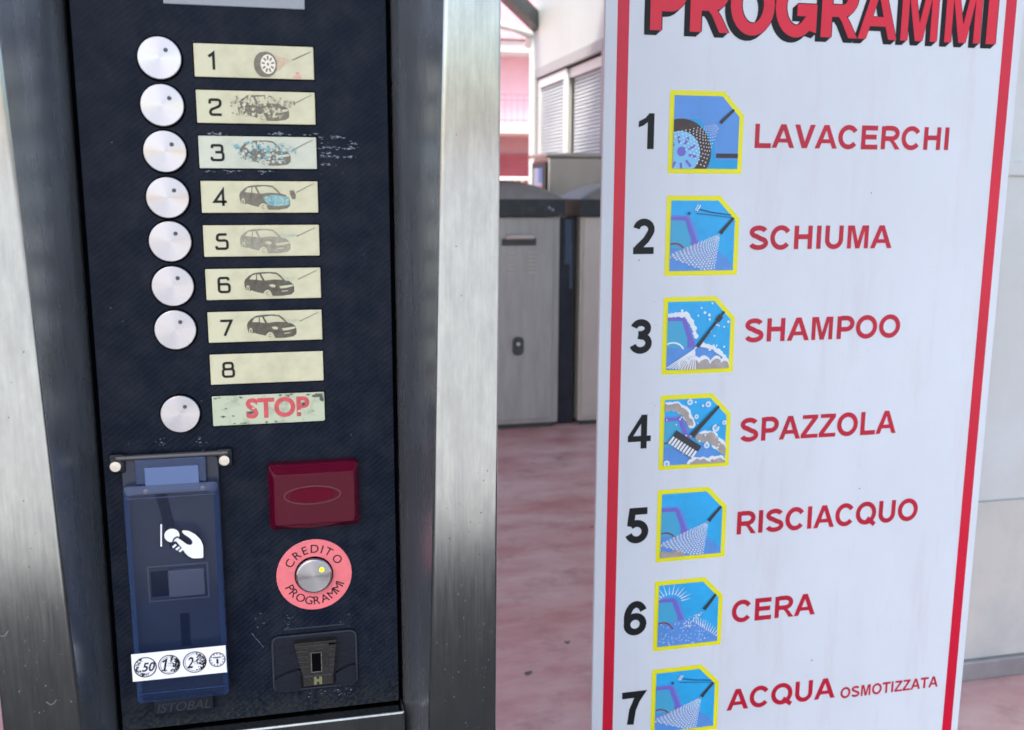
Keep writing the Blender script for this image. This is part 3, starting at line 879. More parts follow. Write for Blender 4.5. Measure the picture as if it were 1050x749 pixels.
plate_mats = [CREAM, CREAM, CREAM_PALE, CREAM, CREAM, CREAM, CREAM, CREAM, CREAM_WORN]
for i in range(9):
    zt = .0969 - .03067 * i
    pl = MB().box(LX, LX + LW, -.0011, 0.0006, -LH, 0, .0005, 2)
    o = pl.build('stop_plate' if i == 8 else 'program_plate', plate_mats[i], K, loc=(0, 0, Zr(zt)))
    e = MB(); e.box(LX - .0007, LX + LW + .0007, -.0004, .0005, -LH - .0007, .0007); e.build('plate_edge', GAP, o)
    yt = -.00135
    if i < 8:
        m = MB()
        ch = str(i + 1)
        put_strokes(m, SQUARE[ch], LX + .0082, -.0172, .0116, .0116, .0018, 0)
        f_ = m.build('numeral', INK, o, loc=(0, yt, 0))
    if i == 0:
        m = MB(); m.disc(LX + .0476, -.0126, .0075, 0, .0085, 36); m.disc(LX + .046, -.0128, .0066, -.00002, .0084, 30)
        ty = m.build('wheel_picture', INKF, o, loc=(0, yt, 0))
        m = MB(); m.disc(LX + .0489, -.0125, .0050, -.00013, .0065, 30); m.build('wheel_picture_rim', mat('rim_cream', srgb((228, 222, 206)), .5), ty)
        m = MB()
        for q_ in range(9):
            a = 2 * pi * q_ / 9 + .2
            m.ribbon([(LX + .0489 + .0022 * cos(a), -.0125 + .003 * sin(a)), (LX + .0489 + .0042 * cos(a), -.0125 + .0055 * sin(a))], .0011, -.0002)
        m.disc(LX + .0489, -.0125, .0008, -.0002, .001, 10)
        m.build('wheel_picture_hole', INKF, ty)
        m = MB()
        for k in range(170):
            t = RND.random() ** .6
            x = .0640 - t * .0098; s_ = .001 + t * .0047
            m.disc(LX + x, -.0098 - t * .002 + RND.uniform(-s_, s_), .00022, 0, n=6)
        m.build('spray_picture', INKP, o, loc=(0, yt, 0))
        lance(o, (65.3, 9.3), (78.4, 3.4), INKD).location = (0, yt, 0)
        m = MB()
        for (cx, cy, rr) in ((68.6, 18.0, 1.5), (67.2, 20.2, 1.6), (70, 20.3, 1.7), (68.6, 20.6, 1.6)):
            m.poly([(LX + (cx + rr * RND.uniform(.6, 1.2) * cos(a)) * MMX, -(cy + rr * .75 * RND.uniform(.6, 1.2) * sin(a)) * MMX) for a in [k * .7 for k in range(9)]], 0)
        m.build('flame_picture', INKP, o, loc=(0, yt, 0))
    elif 1 <= i <= 6:
        body = {1: INKF, 2: INKF, 3: INKF, 4: INKL, 5: INKD, 6: INKD}[i]
        dx = {1: 1.5, 2: 1.5, 3: 0, 4: -1.0, 5: 0.6, 6: 1.2}[i]
        c_ = car(o, dx, body, plate_mats[i], INKD if i != 4 else INKF)
        c_.location = (0, yt, 0)
        if i in (1, 2):
            m = MB()
            for k in range(85):
                x = RND.uniform(24, 57) if k < 70 else RND.uniform(56, 64); t = (x - 24) / 36
                y_ = RND.uniform(3 + 3 * max(0, t - .6) * 2, 16 + 2.5 * t) if k < 70 else RND.uniform(6, 10)
                m.disc(LX + x * MMX, -y_ * MMX, RND.uniform(.00035, .0012), -.00026, n=10)
            m.build('foam_picture', plate_mats[i], o, loc=(0, yt, 0))
            m = MB()
            for k in range(70):
                x = RND.uniform(23, 58); t = (x - 24) / 36
                y_ = RND.uniform(4, 16 + 2 * t)
                m.disc(LX + x * MMX, -y_ * MMX, RND.uniform(.00025, .00075 if i == 1 else .0011), -.0004, n=9)
            for k in range(28): m.disc(LX + RND.uniform(55, 66) * MMX, -RND.uniform(6, 11) * MMX, RND.uniform(.0002, .0007), -.0004, n=8)
            m.build('foam_picture', INKC if i == 2 else INKL, o, loc=(0, yt, 0))
        if i == 3:
            m = MB()
            m.poly([(LX + x * MMX, -y * MMX) for x, y in [(42, 11), (48, 9.5), (55, 10.2), (59.5, 11.8), (60.3, 15), (59.6, 16.5), (52, 17.5), (46, 16.8), (43.5, 14)]], -.00018)
            m.build('water_picture', INKC, o, loc=(0, yt, 0))
            m = MB()
            for k in range(46): m.disc(LX + RND.uniform(43, 59.5) * MMX, -RND.uniform(10.5, 16.5) * MMX, RND.uniform(.0002, .0008), -.0003, n=8)
            m.build('water_picture', INKT, o, loc=(0, yt, 0))
            lance(o, (65, 7.8), (77.3, 1.6), INKF).location = (0, yt, 0)
            m = MB(); m.poly([(LX + x * MMX, -y * MMX) for x, y in [(60.3, 6.6), (63.0, 6.2), (64.6, 9.4), (64.2, 12.4), (62.0, 12.6), (60.6, 9.4)]], 0)
            m.build('brush_picture', INKF, o, loc=(0, yt, 0))
        else:
            lance(o, (65 if i < 4 else 64, 8.2), (77.6, 2.0), INKF).location = (0, yt, 0)
        if i in (4, 5, 6):
            m = MB()
            for k in range(60 if i == 4 else 34):
                t = RND.random()
                m.disc(LX + (54 + 9.5 * t) * MMX, -(7.2 + (1 - t) * RND.uniform(-2.0, 3.4)) * MMX, RND.uniform(.00015, .0004), 0, n=7)
            for k in range(0 if i == 4 else 30): m.disc(LX + RND.uniform(24, 50) * MMX, -RND.uniform(2.2, 6) * MMX, RND.uniform(.00012, .0003), -.0003, n=6)
            m.build('spray_picture', INKT, o, loc=(0, yt, 0))
    elif i == 8:
        m = MB(); light_text(m, 'STOP', LX + .0235, LX + .0690, -.0168, .0144, 0, offset=.035)
        m.build('lettering', INKR, o, loc=(0, yt, 0))
        m = MB()
        for k in range(46):
            x, z = (RND.uniform(0, 80), RND.choice([RND.uniform(0.2, 2.0), RND.uniform(19.5, 21.8), RND.uniform(2, 20)]))
            if 22 < x < 70 and 4 < z < 18 and RND.random() < .8: continue
            rr = RND.uniform(.2, .9)
            m.poly([(LX + min(79.8, max(.2, x + rr * RND.uniform(.5, 2.4) * cos(a))) * MMX, -min(21.9, max(.2, z + rr * .6 * RND.uniform(.5, 1.3) * sin(a))) * MMX) for a in [k2 * .9 for k2 in range(7)]], 0)
        for cx, cz, rx, rz in ((75.5, 2.3, 4.2, 1.8), (78, 5, 1.6, 2.6), (72.6, 2.6, 1.8, 1.2), (27, 13, 3.0, 1.3), (64.6, 8.3, 1.7, 1.6)):
            m.poly([(LX + min(79.8, cx + rx * RND.uniform(.6, 1.1) * cos(a)) * MMX, -max(.2, cz + rz * RND.uniform(.6, 1.1) * sin(a)) * MMX) for a in [k2 * .52 for k2 in range(12)]], 0)
        m.build('chipped_patch', DARKCHIP, o, loc=(0, yt - .0002, 0))
        m = MB()
        for cx, cz, rx, rz in ((62, 13.6, 2.0, 1.0), (66, 15.2, 2.6, 1.4), (29, 9.8, 1.4, .7), (44, 14, 1.0, .5)):
            m.poly([(LX + (cx + rx * RND.uniform(.5, 1.2) * cos(a)) * MMX, -(cz + rz * RND.uniform(.5, 1.2) * sin(a)) * MMX) for a in [k2 * .52 for k2 in range(12)]], 0)
        m.build('worn_patch', CREAM_WORN, o, loc=(0, yt - .0004, 0))

# scuffs around plate 3
m = MB()
def flake(x, z, r):
    m.poly([(x + r * RND.uniform(.5, 2.2) * cos(a), z + r * RND.uniform(.3, .9) * sin(a)) for a in [k2 * 1.05 for k2 in range(6)]], 0)
def streak(u0, u1, v, n, spread, r):
    cl = [RND.uniform(u0, u1) for q_ in range(max(2, n // 7))]
    for k in range(n):
        u, vv = RND.choice(cl) + RND.gauss(0, 3.2), v + RND.gauss(0, spread)
        if u0 - 4 < u < u1 + 4 and not (202 < u < 326 and 139.8 < vv < 174.6):
            x, z = pp(u, vv)
            rr = r * RND.uniform(.35, 1.3)
            m.poly([(x + rr * RND.uniform(.9, 3.2) * cos(a), Zr(z) + rr * RND.uniform(.25, .6) * sin(a)) for a in [k2 * .9 for k2 in range(7)]], 0)
for v, n_, u1 in ((141, 34, 350), (147, 14, 362), (152, 46, 372), (157, 16, 344), (161, 40, 366), (169, 10, 345)): streak(327, u1, v, n_, .8, .00042)
streak(206, 322, 137.6, 60, .8, .0004); streak(204, 285, 176.0, 44, .7, .0004)
streak(100, 390, 455, 20, 3, .0003); streak(260, 380, 640, 26, 5, .0003); streak(250, 390, 708, 40, 3, .0003)
for k in range(4):
    u, v = RND.uniform(110, 390), RND.uniform(20, 690); a = RND.uniform(0, 3.14); l_ = RND.uniform(4, 20)
    p, q_ = pp(u, v), pp(u + l_ * cos(a), v + l_ * sin(a))
    m.ribbon([(p[0], Zr(p[1])), (q_[0], Zr(q_[1]))], .00016, 0)
for k in range(40):
    u, v = RND.uniform(100, 395), RND.uniform(20, 690)
    x, z = pp(u, v); flake(x, Zr(z), RND.uniform(.00012, .0003))
m.build('scuff', CHIP, K, loc=(0, -.00035, 0))['kind'] = 'stuff'

# coin unit with smoked cover
cu = MB(); cu.plate(rrect(-.1195, -.0535, Zr(-.376), Zr(-.192), .004), -.004, .002)
cu = cu.build('coin_unit', SLOTBLUE, K)
cu['label'] = 'coin slot behind a smoked blue flap'
m = MB()
a0, a1 = pp(166, 505), pp(180, 560)
m.poly([(a0[0] - .004, Zr(a0[1])), (a0[0] + .004, Zr(a0[1])), (a1[0] + .0035, Zr(a1[1])), (a1[0] - .003, Zr(a1[1]))], -.0046)
m.box(-.0862, -.0795, -.0045, -.003, Zr(-.337), Zr(-.3115))
m.box(-.1052, -.0925, -.0046, -.003, Zr(-.2965), Zr(-.2765), .001)
m.build('coin_slot', GAP, cu)
m = MB()
x0, x1, z0, z1 = -.1065, -.0648, Zr(-.2995), Zr(-.2728)
m.ribbon([(x0, z0), (x1, z0), (x1, z1), (x0, z1)], .0011, -.0050, closed=True)
m.box(-.0925, -.0668, -.0085, -.004, Zr(-.2965), Zr(-.2755), .0012)
m.build('latch', LATCH, cu, smooth=40)
cv = MB()
# flap: a shallow tray, front face at 13 mm, tapering sides
fo = rrect(-.1188, -.0537, Zr(-.3765), Zr(-.2095), .0035)
fi = rrect(-.1150, -.0572, Zr(-.3735), Zr(-.2150), .0030)
n = len(fo)
walls = MB(); walls.add([(p[0], -.0015, p[1]) for p in fo] + [(p[0], -.0105, p[1]) for p in fo] + [(p[0], -.0130, p[1]) for p in fi],
       [(i, (i + 1) % n, n + (i + 1) % n, n + i) for i in range(n)] + [(n + i, n + (i + 1) % n, 2 * n + (i + 1) % n, 2 * n + i) for i in range(n)])
cv.add([(p[0], -.0130, p[1]) for p in fi], [tuple(range(n))])
cv = cv.build('coin_cover', COVER, K)
walls.build('cover_side', COVER_RIM, cv, smooth=35)
m = MB(); m.box(-.1102, -.0615, -.0095, -.0045, Zr(-.2094), Zr(-.1905), .0012); m.build('neck', COVER_RIM, cv, smooth=40)
m = MB(); m.box(-.1035, -.0668, -.0102, -.0096, Zr(-.2145), Zr(-.1965), .0003); m.build('neck_window', NECK, cv)
for z_ in (-.3680, -.2180):
    m = MB(); m.box(-.1172, -.0552, -.0138, -.0132, Zr(z_), Zr(z_) + .0008); m.build('cover_ridge', COVER_RIM, cv)
m = MB(); m.tube([(-.1225, -.0062, Zr(-.1895)), (-.0462, -.0062, Zr(-.1895))], .0021, 10); m.build('hinge_rod', mat('hinge_steel', (0.10, 0.10, 0.105), .5, .6), cv, smooth=60)
for x in (-.1222, -.0484):
    m = MB(); m.lathe([(.0042, 0), (.0042, -.012), (.0036, -.0132), (.0005, -.0133)], x, Zr(-.1935), 24); m.build('hinge_screw', SCREW, cv, smooth=35)
    m = MB(); m.box(x - .0055, x + .0055, -.006, .0005, Zr(-.201), Zr(-.1865), .002); m.build('hinge_lug', NAVY, cv, smooth=40)
for x in (-.1035, -.0645):
    m = MB(); m.lathe([(.0017, -.0103), (.0017, -.0113), (.0003, -.0116)], x, Zr(-.2135), 14); m.build('rivet', SCREW, cv, smooth=35)
# hand with coin
def hz(px, py): return pp(110 + px / 4.993, 440 + py / 4.993)
YH = -.01325
m = MB()
hand = [(393, 488), (425, 490), (458, 508), (485, 535), (498, 565), (499, 628), (448, 630), (425, 620), (405, 600), (392, 578), (372, 555), (360, 540), (364, 530), (378, 531), (398, 545), (418, 560), (436, 563), (446, 552), (440, 536), (424, 522), (402, 508), (392, 497)]
m.poly([(hz(x, y)[0], Zr(hz(x, y)[1])) for x, y in fillet(hand, 9, True, 3)], 0)
c = hz(341, 514); m.disc(c[0], Zr(c[1]), .0052, 0, .0051, 28)
for fx, fy in ((354, 567), (371, 579), (387, 588)):
    a, b = hz(fx - 9, fy + 7), hz(fx + 8, fy - 7)
    m.ribbon([(a[0], Zr(a[1])), (b[0], Zr(b[1]))], .0016, 0)
a, b = hz(287, 457), hz(287, 570)
m.ribbon([(a[0], Zr(a[1])), (b[0], Zr(b[1]))], .0011, 0)
hd = m.build('hand_symbol', WHITE, cv, loc=(0, YH - .0001, 0))
m = MB()
m.disc(c[0], Zr(c[1]), .0061, 0, .006, 28)
big = [(hz(x + (8 if x > 430 else -8), y + (8 if y > 555 else -8))) for x, y in hand]
m.poly([(p[0], Zr(p[1])) for p in big], 0)
m.ribbon([(a[0], Zr(a[1] + .001)), (b[0], Zr(b[1] - .001))], .0026, 0)
m.build('hand_outline', INK, cv, loc=(0, YH + .00003, 0))
m = MB(); m.ribbon([(hz(x, y)[0], Zr(hz(x, y)[1])) for x, y in ((344, 548), (353, 530), (366, 521), (384, 524), (402, 538), (420, 553), (437, 556))], .0011, 0)
m.build('hand_crease', INK, cv, loc=(0, YH - .00035, 0))
# coin sticker
m = MB(); m.box(-.1206, -.0541, -.0139, -.0133, Zr(-.3569), Zr(-.3354), .0002); stk = m.build('coin_sticker', WHITE, cv)
def ringm(mb, cx, cz, r, wd, y): mb.ribbon([(cx + r * cos(2 * pi * i / 36), cz + r * sin(2 * pi * i / 36)) for i in range(36)], wd, y, closed=True)
m = MB(); ys_ = -.0142
zc = Zr(-.3462)
ringm(m, -.1113, zc, .0076, .0007, ys_); light_text(m, '50', -.1138, -.1044, zc - .0032, .0068, ys_, offset=.02, shear=.3)
m.disc(-.1149, zc - .0028, .0007, ys_, n=10)
light_text(m, 'CENT', -.1155, -.1085, zc - .0066, .0021, ys_, offset=.02, shear=.2)
for k in range(60):
    a = RND.uniform(1.9, 4.5); r_ = RND.uniform(.0048, .0071)
    m.disc(-.1113 + r_ * cos(a), zc + r_ * sin(a), RND.uniform(.0002, .0006), ys_, n=6)
for cx, num, r0 in ((-.0946, '1', .0074), (-.0766, '2', .0081)):
    zz = Zr(-.3460)
    ringm(m, cx, zz, r0, .0006, ys_); ringm(m, cx, zz, r0 - .0013, .00025, ys_)
    if num == '2': light_text(m, num, cx - .0058, cx - .0008, zz - .0043, .0086, ys_, offset=.012, shear=.3)
    else:
        m.ribbon([(cx - .0045, zz + .0024), (cx - .0018, zz + .0042), (cx - .0036, zz - .0040)], .0013, ys_)
        m.ribbon([(cx - .0056, zz - .0042), (cx - .0018, zz - .0042)], .0008, ys_)
    for k in range(95):
        x = RND.uniform(.0012, r0 - .0004); h = math.sqrt(max(0, (r0 - .0004) ** 2 - x * x)); z_ = RND.uniform(-h, h)
        if x < .004 and RND.random() < .5: continue
        m.poly([(cx + x + RND.uniform(.0003, .0009) * cos(q_), zz + z_ + RND.uniform(.0003, .0009) * sin(q_)) for q_ in (0, 1.3, 2.5, 3.8, 5)], ys_)
    for k in range(30):
        m.disc(cx + RND.uniform(-.001, .003), zz + RND.uniform(-.0022, .0018), .0002, ys_, n=5)
cx, zz, r0 = -.0606, Zr(-.3458), .0055
ringm(m, cx, zz, r0, .0006, ys_)
for k in range(12):
    a = 2 * pi * k / 12
    m.ribbon([(cx + r0 * .72 * cos(a), zz + r0 * .72 * sin(a)), (cx + r0 * .9 * cos(a), zz + r0 * .9 * sin(a))], .0006, ys_)
light_text(m, '1', cx - .0007, cx + .0008, zz - .0030, .0036, ys_, offset=.05)
m.ribbon([(cx - .0028, zz + .0018), (cx + .0028, zz + .0018)], .0008, ys_)
m.build('coin_print', INK, stk)
# maker's tab below the cover
tb = MB(); tb.box(-.1092, -.0655, -.006, .001, Zr(-.3905), Zr(-.3772), .0016); tb = tb.build('maker_tab', NAVY, K, smooth=40)
m = MB(); light_text(m, 'ISTOBAL', -.1065, -.0680, Zr(-.3878), .0072, -.0063, offset=.012, shear=.28)
m.build('raised_lettering', mat('raised_navy', (0.016, 0.02, 0.032), .35), tb)

# red lens
ln = MB()
fo = rrect(-.0190, .0480, Zr(-.2508), Zr(-.2000), .0045); fm = rrect(-.0186, .0476, Zr(-.2504), Zr(-.2004), .0045); fi = rrect(-.0150, .0440, Zr(-.2462), Zr(-.2062), .0035)
fj = rrect(-.0143, .0433, Zr(-.2455), Zr(-.2069), .003)
n = len(fo)
ln.add([(p[0], .001, p[1]) for p in fo] + [(p[0], -.0075, p[1]) for p in fm] + [(p[0], -.0125, p[1]) for p in fi] + [(p[0], -.0130, p[1]) for p in fj],
       [(k * n + i, k * n + (i + 1) % n, (k + 1) * n + (i + 1) % n, (k + 1) * n + i) for k in range(3) for i in range(n)] + [tuple(range(3 * n, 4 * n))])
ln = ln.build('red_lens', LENS, K, smooth=22)
m = MB(); m.box(-.0165, .0455, -.003, -.0005, Zr(-.2485), Zr(-.2025), .001); m.build('lens_base', LENS_IN, ln)
m = MB(); m.ribbon([(.0130 + .0205 * cos(2 * pi * i / 40), Zr(-.2235) + .0068 * sin(2 * pi * i / 40)) for i in range(40)], .0008, -.0133, closed=True)
m.build('lens_ring', LENS_RIM, ln)
m = MB(); m.disc(.0130, Zr(-.2235), .0165, -.0134, .0055, 36); m.build('lamp_core', LENS_IN, ln)

# credit button
m = MB(); m.lathe([(.0283, 0.0), (.0283, -.0006), (.0280, -.0008), (.0004, -.0009)], .0126, Zr(-.2909), 64); rg = m.build('credit_ring', PINK, K, smooth=30)
m = MB()
CX, CZ_, = .0126, Zr(-.2909)
def arc_text(s, a_mid, span, r, cap, out=True):
    adv = []
    for ch in s:
        vs, fs = text_mesh(ch, 0.0)
        adv.append(max(v[0] for v in vs) - min(v[0] for v in vs) + .11)
    tot = sum(adv); acc = 0
    for ch, ad_ in zip(s, adv):
        t = (acc + ad_ / 2) / tot; acc += ad_
        a = a_mid + (.5 - t) * span if out else a_mid + (t - .5) * span
        vs, fs = text_mesh(ch, 0.0)
        cxm = (max(v[0] for v in vs) + min(v[0] for v in vs)) / 2
        k = cap / .69
        rot = a - pi / 2 if out else a + pi / 2
        px, pz = CX + r * cos(a), CZ_ + r * sin(a)
        m.add([(px + ((v[0] - cxm) * k) * cos(rot) - v[1] * k * sin(rot), -.0011, pz + ((v[0] - cxm) * k) * sin(rot) + v[1] * k * cos(rot)) for v in vs], fs)
arc_text('CREDITO', pi / 2 + .0, rad(142), .0178, .0064)
arc_text('PROGRAMMI', -pi / 2 + .0, rad(140), .0238, .0064, out=False)
m.build('ring_lettering', INK, rg)
cb = MB(); cb.lathe([(.0136, 0), (.0136, -.0030), (.0131, -.0038), (.0124, -.0042), (.006, -.0043), (.0004, -.0044)], 0, 0, 56)
cb = cb.build('credit_button', ALU, K, smooth=10, loc=(.0123, -.0006, Zr(-.2906)))
m = MB(); m.disc(.0058, .0050, .0018, -.0049, n=18); m.build('led', LED, cb)
m = MB(); m.lathe([(.0145, -.0002), (.0145, -.0012), (.0136, -.0012)], 0, 0, 48); m.build('collar', GAP, cb, smooth=30)

# token socket
sk = MB()
sk.plate(rrect(-.0215, .0432, Zr(-.3835), Zr(-.3375), .006), -.0022, .001)
sk = sk.build('token_socket', NAVY, K)
m = MB(); m.ribbon(rrect(-.0208, .0425, Zr(-.3828), Zr(-.3382), .0055), .0014, -.0030, closed=True); m.ribbon([(-.012, Zr(-.3335)), (.034, Zr(-.3335))], .0012, -.0006)
m.build('socket_rim', mat('worn_navy_edge', (0.013, 0.018, 0.032), .4), sk)
ins = MB(); ins.plate([(-.0045, Zr(-.3425)), (.0272, Zr(-.3425)), (.0245, Zr(-.3700)), (.0010, Zr(-.3700))], -.0075, -.002); ins = ins.build('socket_insert', BROWN, sk)
sk2 = MB()
for i in range(5):
    z = -.3455 - i * .0042; t = i / 6
    sk2.box(-.0040 + .0045 * t, .0062 if i > 0 else .0266, -.0084, -.0075, Zr(z), Zr(z) + .0009)
    sk2.box(.0215, .0266 - .0022 * t, -.0084, -.0075, Zr(z), Zr(z) + .0009)
sk2.build('rib', mat('worn_brown_edge', srgb((46, 43, 44)), .4), sk)
m = MB(); m.box(.0083, .0152, -.0080, -.0076, Zr(-.3666), Zr(-.3515)); m.build('key_slot', GAP, sk)
m = MB(); m.ribbon([(.0079, Zr(-.367)), (.0156, Zr(-.367)), (.0156, Zr(-.3511)), (.0079, Zr(-.3511))], .0007, -.0083, closed=True); m.build('slot_edge', DARKCHIP, sk)
m = MB(); m.disc(.0192, Zr(-.3585), .0026, -.0079, .0056, 20); m.build('slot_window', mat('smoke_plastic', (0.02, 0.02, 0.024), .2), sk)
m = MB(); m.box(.0012, .0245, -.0066, -.002, Zr(-.3795), Zr(-.3705), .0008); m.build('lower_lip', BROWN, sk)
m = MB()
for sx in (-1, 1):
    m.box(.0125 + sx * .0020 - .0011, .0125 + sx * .0020 + .0011, -.0070, -.0067, Zr(-.3782), Zr(-.3718))
m.box(.0116, .0134, -.0070, -.0067, Zr(-.3760), Zr(-.3738)); m.build('emblem', OLIVE, sk)
for s_ in (-1, 1):
    xa, xb = (-.0198, -.0005) if s_ < 0 else (.0262, .0415)
    m = MB()
    m.plate(fillet([(xa, Zr(-.382)), (xb, Zr(-.382)), (xb, Zr(-.3655)), ((xa + xb) / 2, Zr(-.3675)), (xa, Zr(-.3715))], .002, True), -.0052, -.002)
    m.build('cheek', NAVY, sk)

# ================================================================== PROGRAMME BOARD
G = thing('program_sign', 'white programme board with red border stripes and seven numbered wash pictures', 'sign', (0, YS, 0))
BX0, BX1, BZ0, BZ1 = .3845, .9665, -.93, .315
board = MB().box(BX0, BX1, 0.0, .006, Zr(BZ0), Zr(BZ1), .0012, 2).build('board', BOARD, G, smooth=40)
for x in (.47, .86):
    MB().box(x, x + .04, .0065, .0465, 0, Zr(.30), .003).build('support_post', STEEL, G, smooth=40)
m = MB()
xs = (BX0 + .0155, BX0 + .0303); xe = (.9385, .9545)
m.add([(xs[0], 0, Zr(BZ0 + .016)), (xs[1], 0, Zr(BZ0 + .031)), (xs[1], 0, Zr(BZ1 - .031)), (xs[0], 0, Zr(BZ1 - .016)),
       (xe[1], 0, Zr(BZ0 + .016)), (xe[0], 0, Zr(BZ0 + .031)), (xe[0], 0, Zr(BZ1 - .031)), (xe[1], 0, Zr(BZ1 - .016))],
      [(0, 1, 2, 3), (5, 4, 7, 6), (0, 4, 5, 1), (3, 2, 6, 7)])
m.build('red_border', RED, G, loc=(0, -.0003, 0))
tt = MB(); heavy_text(tt, 'PROGRAMMI', .4375, Zr(.1905), .070, .492, 0, wt=.235)
T_ = tt.build('title', REDP, G, loc=(0, -.0012, 0))
sh_ = MB()
for k in range(5):
    heavy_text(sh_, 'PROGRAMMI', .4375 - .0016 * k, Zr(.1905) - .0014 * k, .070, .492, .00006 * k, wt=.26)
heavy_text(sh_, 'PROGRAMMI', .4385, Zr(.1913), .070, .492, .0001, wt=.25)
sh_.build('title_shadow', BLK, G, loc=(0, -.0007, 0))

TX, TZ, TP = .4703, .1209, .1285
NAMES = ['LAVACERCHI', 'SCHIUMA', 'SHAMPOO', 'SPAZZOLA', 'RISCIACQUO', 'CERA', 'ACQUA']
OUT = [(0, 0), (72.4, 0), (100, 28.4), (100, 101), (0, 101)]
INN = [(6, 6), (70, 6), (94, 30.8), (94, 95), (6, 95)]


class Art:
    """flat print inside one picture tile, millimetres from its top left corner, clipped to the tile"""
    def __init__(s, root): s.root, s.lay = root, 0

    def T(s, pts): return [(TX + x * .001, -y * .001) for x, y in pts]

    def clip(s, pts):
        P = [Vector(p) for p in pts]
        for i in range(len(INN)):
            a, b = Vector(INN[i]), Vector(INN[(i + 1) % len(INN)])
            e = b - a
            side = lambda p: e.x * (p.y - a.y) - e.y * (p.x - a.x)
            Q = []
            for j in range(len(P)):
                p, q_ = P[j], P[(j + 1) % len(P)]
                sp_, sq = side(p), side(q_)
                if sp_ >= 0: Q.append(p)
                if (sp_ >= 0) != (sq >= 0):
                    t = sp_ / (sp_ - sq); Q.append(p + (q_ - p) * t)
            P = Q
            if len(P) < 3: return None
        return [(p.x, p.y) for p in P]

    def start(s): s.m = MB(); s.lay += 1

    def poly(s, pts):
        c_ = s.clip(pts)
        if c_: s.m.poly(s.T(c_), 0)

    def disc(s, x, y, r, n=12): s.poly([(x + r * cos(2 * pi * i / n), y + r * sin(2 * pi * i / n)) for i in range(n)])

    def line(s, pts, wd, w1=None):
        w1 = w1 or wd
        for i in range(len(pts) - 1):
            a, b = Vector(pts[i]), Vector(pts[i + 1]); d = (b - a).normalized(); nn = Vector((-d.y, d.x))
            e = d * min(.3, wd * .1)
            h0 = (wd + (w1 - wd) * i / (len(pts) - 1)) / 2; h1 = (wd + (w1 - wd) * (i + 1) / (len(pts) - 1)) / 2
            s.poly([tuple(a + nn * h0), tuple(a - nn * h0), tuple(b + e - nn * h1), tuple(b + e + nn * h1)])

    def end(s, name, mt):
        o = s.m.build(name, mt, s.root, loc=(0, -.00022 * s.lay, 0))
        if name in ('bubble', 'spray'): o['kind'] = 'stuff'
        return o


def fan(A, apex, p0, p1, rows=12, cols=18, r0=.5, r1=1.2, jit=.3):
    if rows != 12: A.start(); A.poly([apex, p0, p1] if p0[0] < 5 and p1[1] > 97 else [apex, p0, ((p0[0] + p1[0]) / 2 - 6, (p0[1] + p1[1]) / 2 + 8), p1]); A.end('mist', MIST)
    A.start()
    a = Vector(apex); b, c_ = Vector(p0), Vector(p1)
    for i in range(cols + 1):
        e = b + (c_ - b) * (i / cols)
        for j in range(rows):
            t = (j + 1 + (.5 if i % 2 else 0)) / (rows + .5)
            if t < .1: continue
            p = a + (e - a) * t
            A.disc(p.x + RND.uniform(-jit, jit), p.y + RND.uniform(-jit, jit), r0 + (r1 - r0) * t * .75, 6)
    A.end('spray', SPRAY)


def car_frame(A, dy=0.0, foam=False):
    A.start(); A.poly([(6, 24 + dy), (30, 24 + dy), (38, 34 + dy), (48, 62 + dy), (70, 68 + dy), (88, 82 + dy), (94, 92 + dy), (94, 99), (6, 99)]); A.end('car_body', MIDB)
    A.start(); A.poly([(6, 31 + dy), (24, 31 + dy), (36, 60 + dy), (36, 66 + dy), (6, 66 + dy)]); A.end('car_window', TEAL)
    A.start(); A.line([(6, 28.5 + dy), (28, 28.5 + dy), (42, 64 + dy)], 4.6, 6); A.poly([(34, 50 + dy), (44, 58 + dy), (44, 66 + dy), (34, 66 + dy)]); A.end('car_pillar', PURP)


def foam_line(A, pts, r, mt=None, name='foam'):
    A.start()
    for x, y in pts: A.disc(x + RND.uniform(-1, 1), y + RND.uniform(-1, 1), r * RND.uniform(.75, 1.25), 12)
    A.end(name, mt or SPRAY)


def lerp_pts(pts, n):
    out = []
    for i in range(len(pts) - 1):
        for j in range(n):
            t = j / n
            out.append((pts[i][0] + (pts[i + 1][0] - pts[i][0]) * t, pts[i][1] + (pts[i + 1][1] - pts[i][1]) * t))
    return out


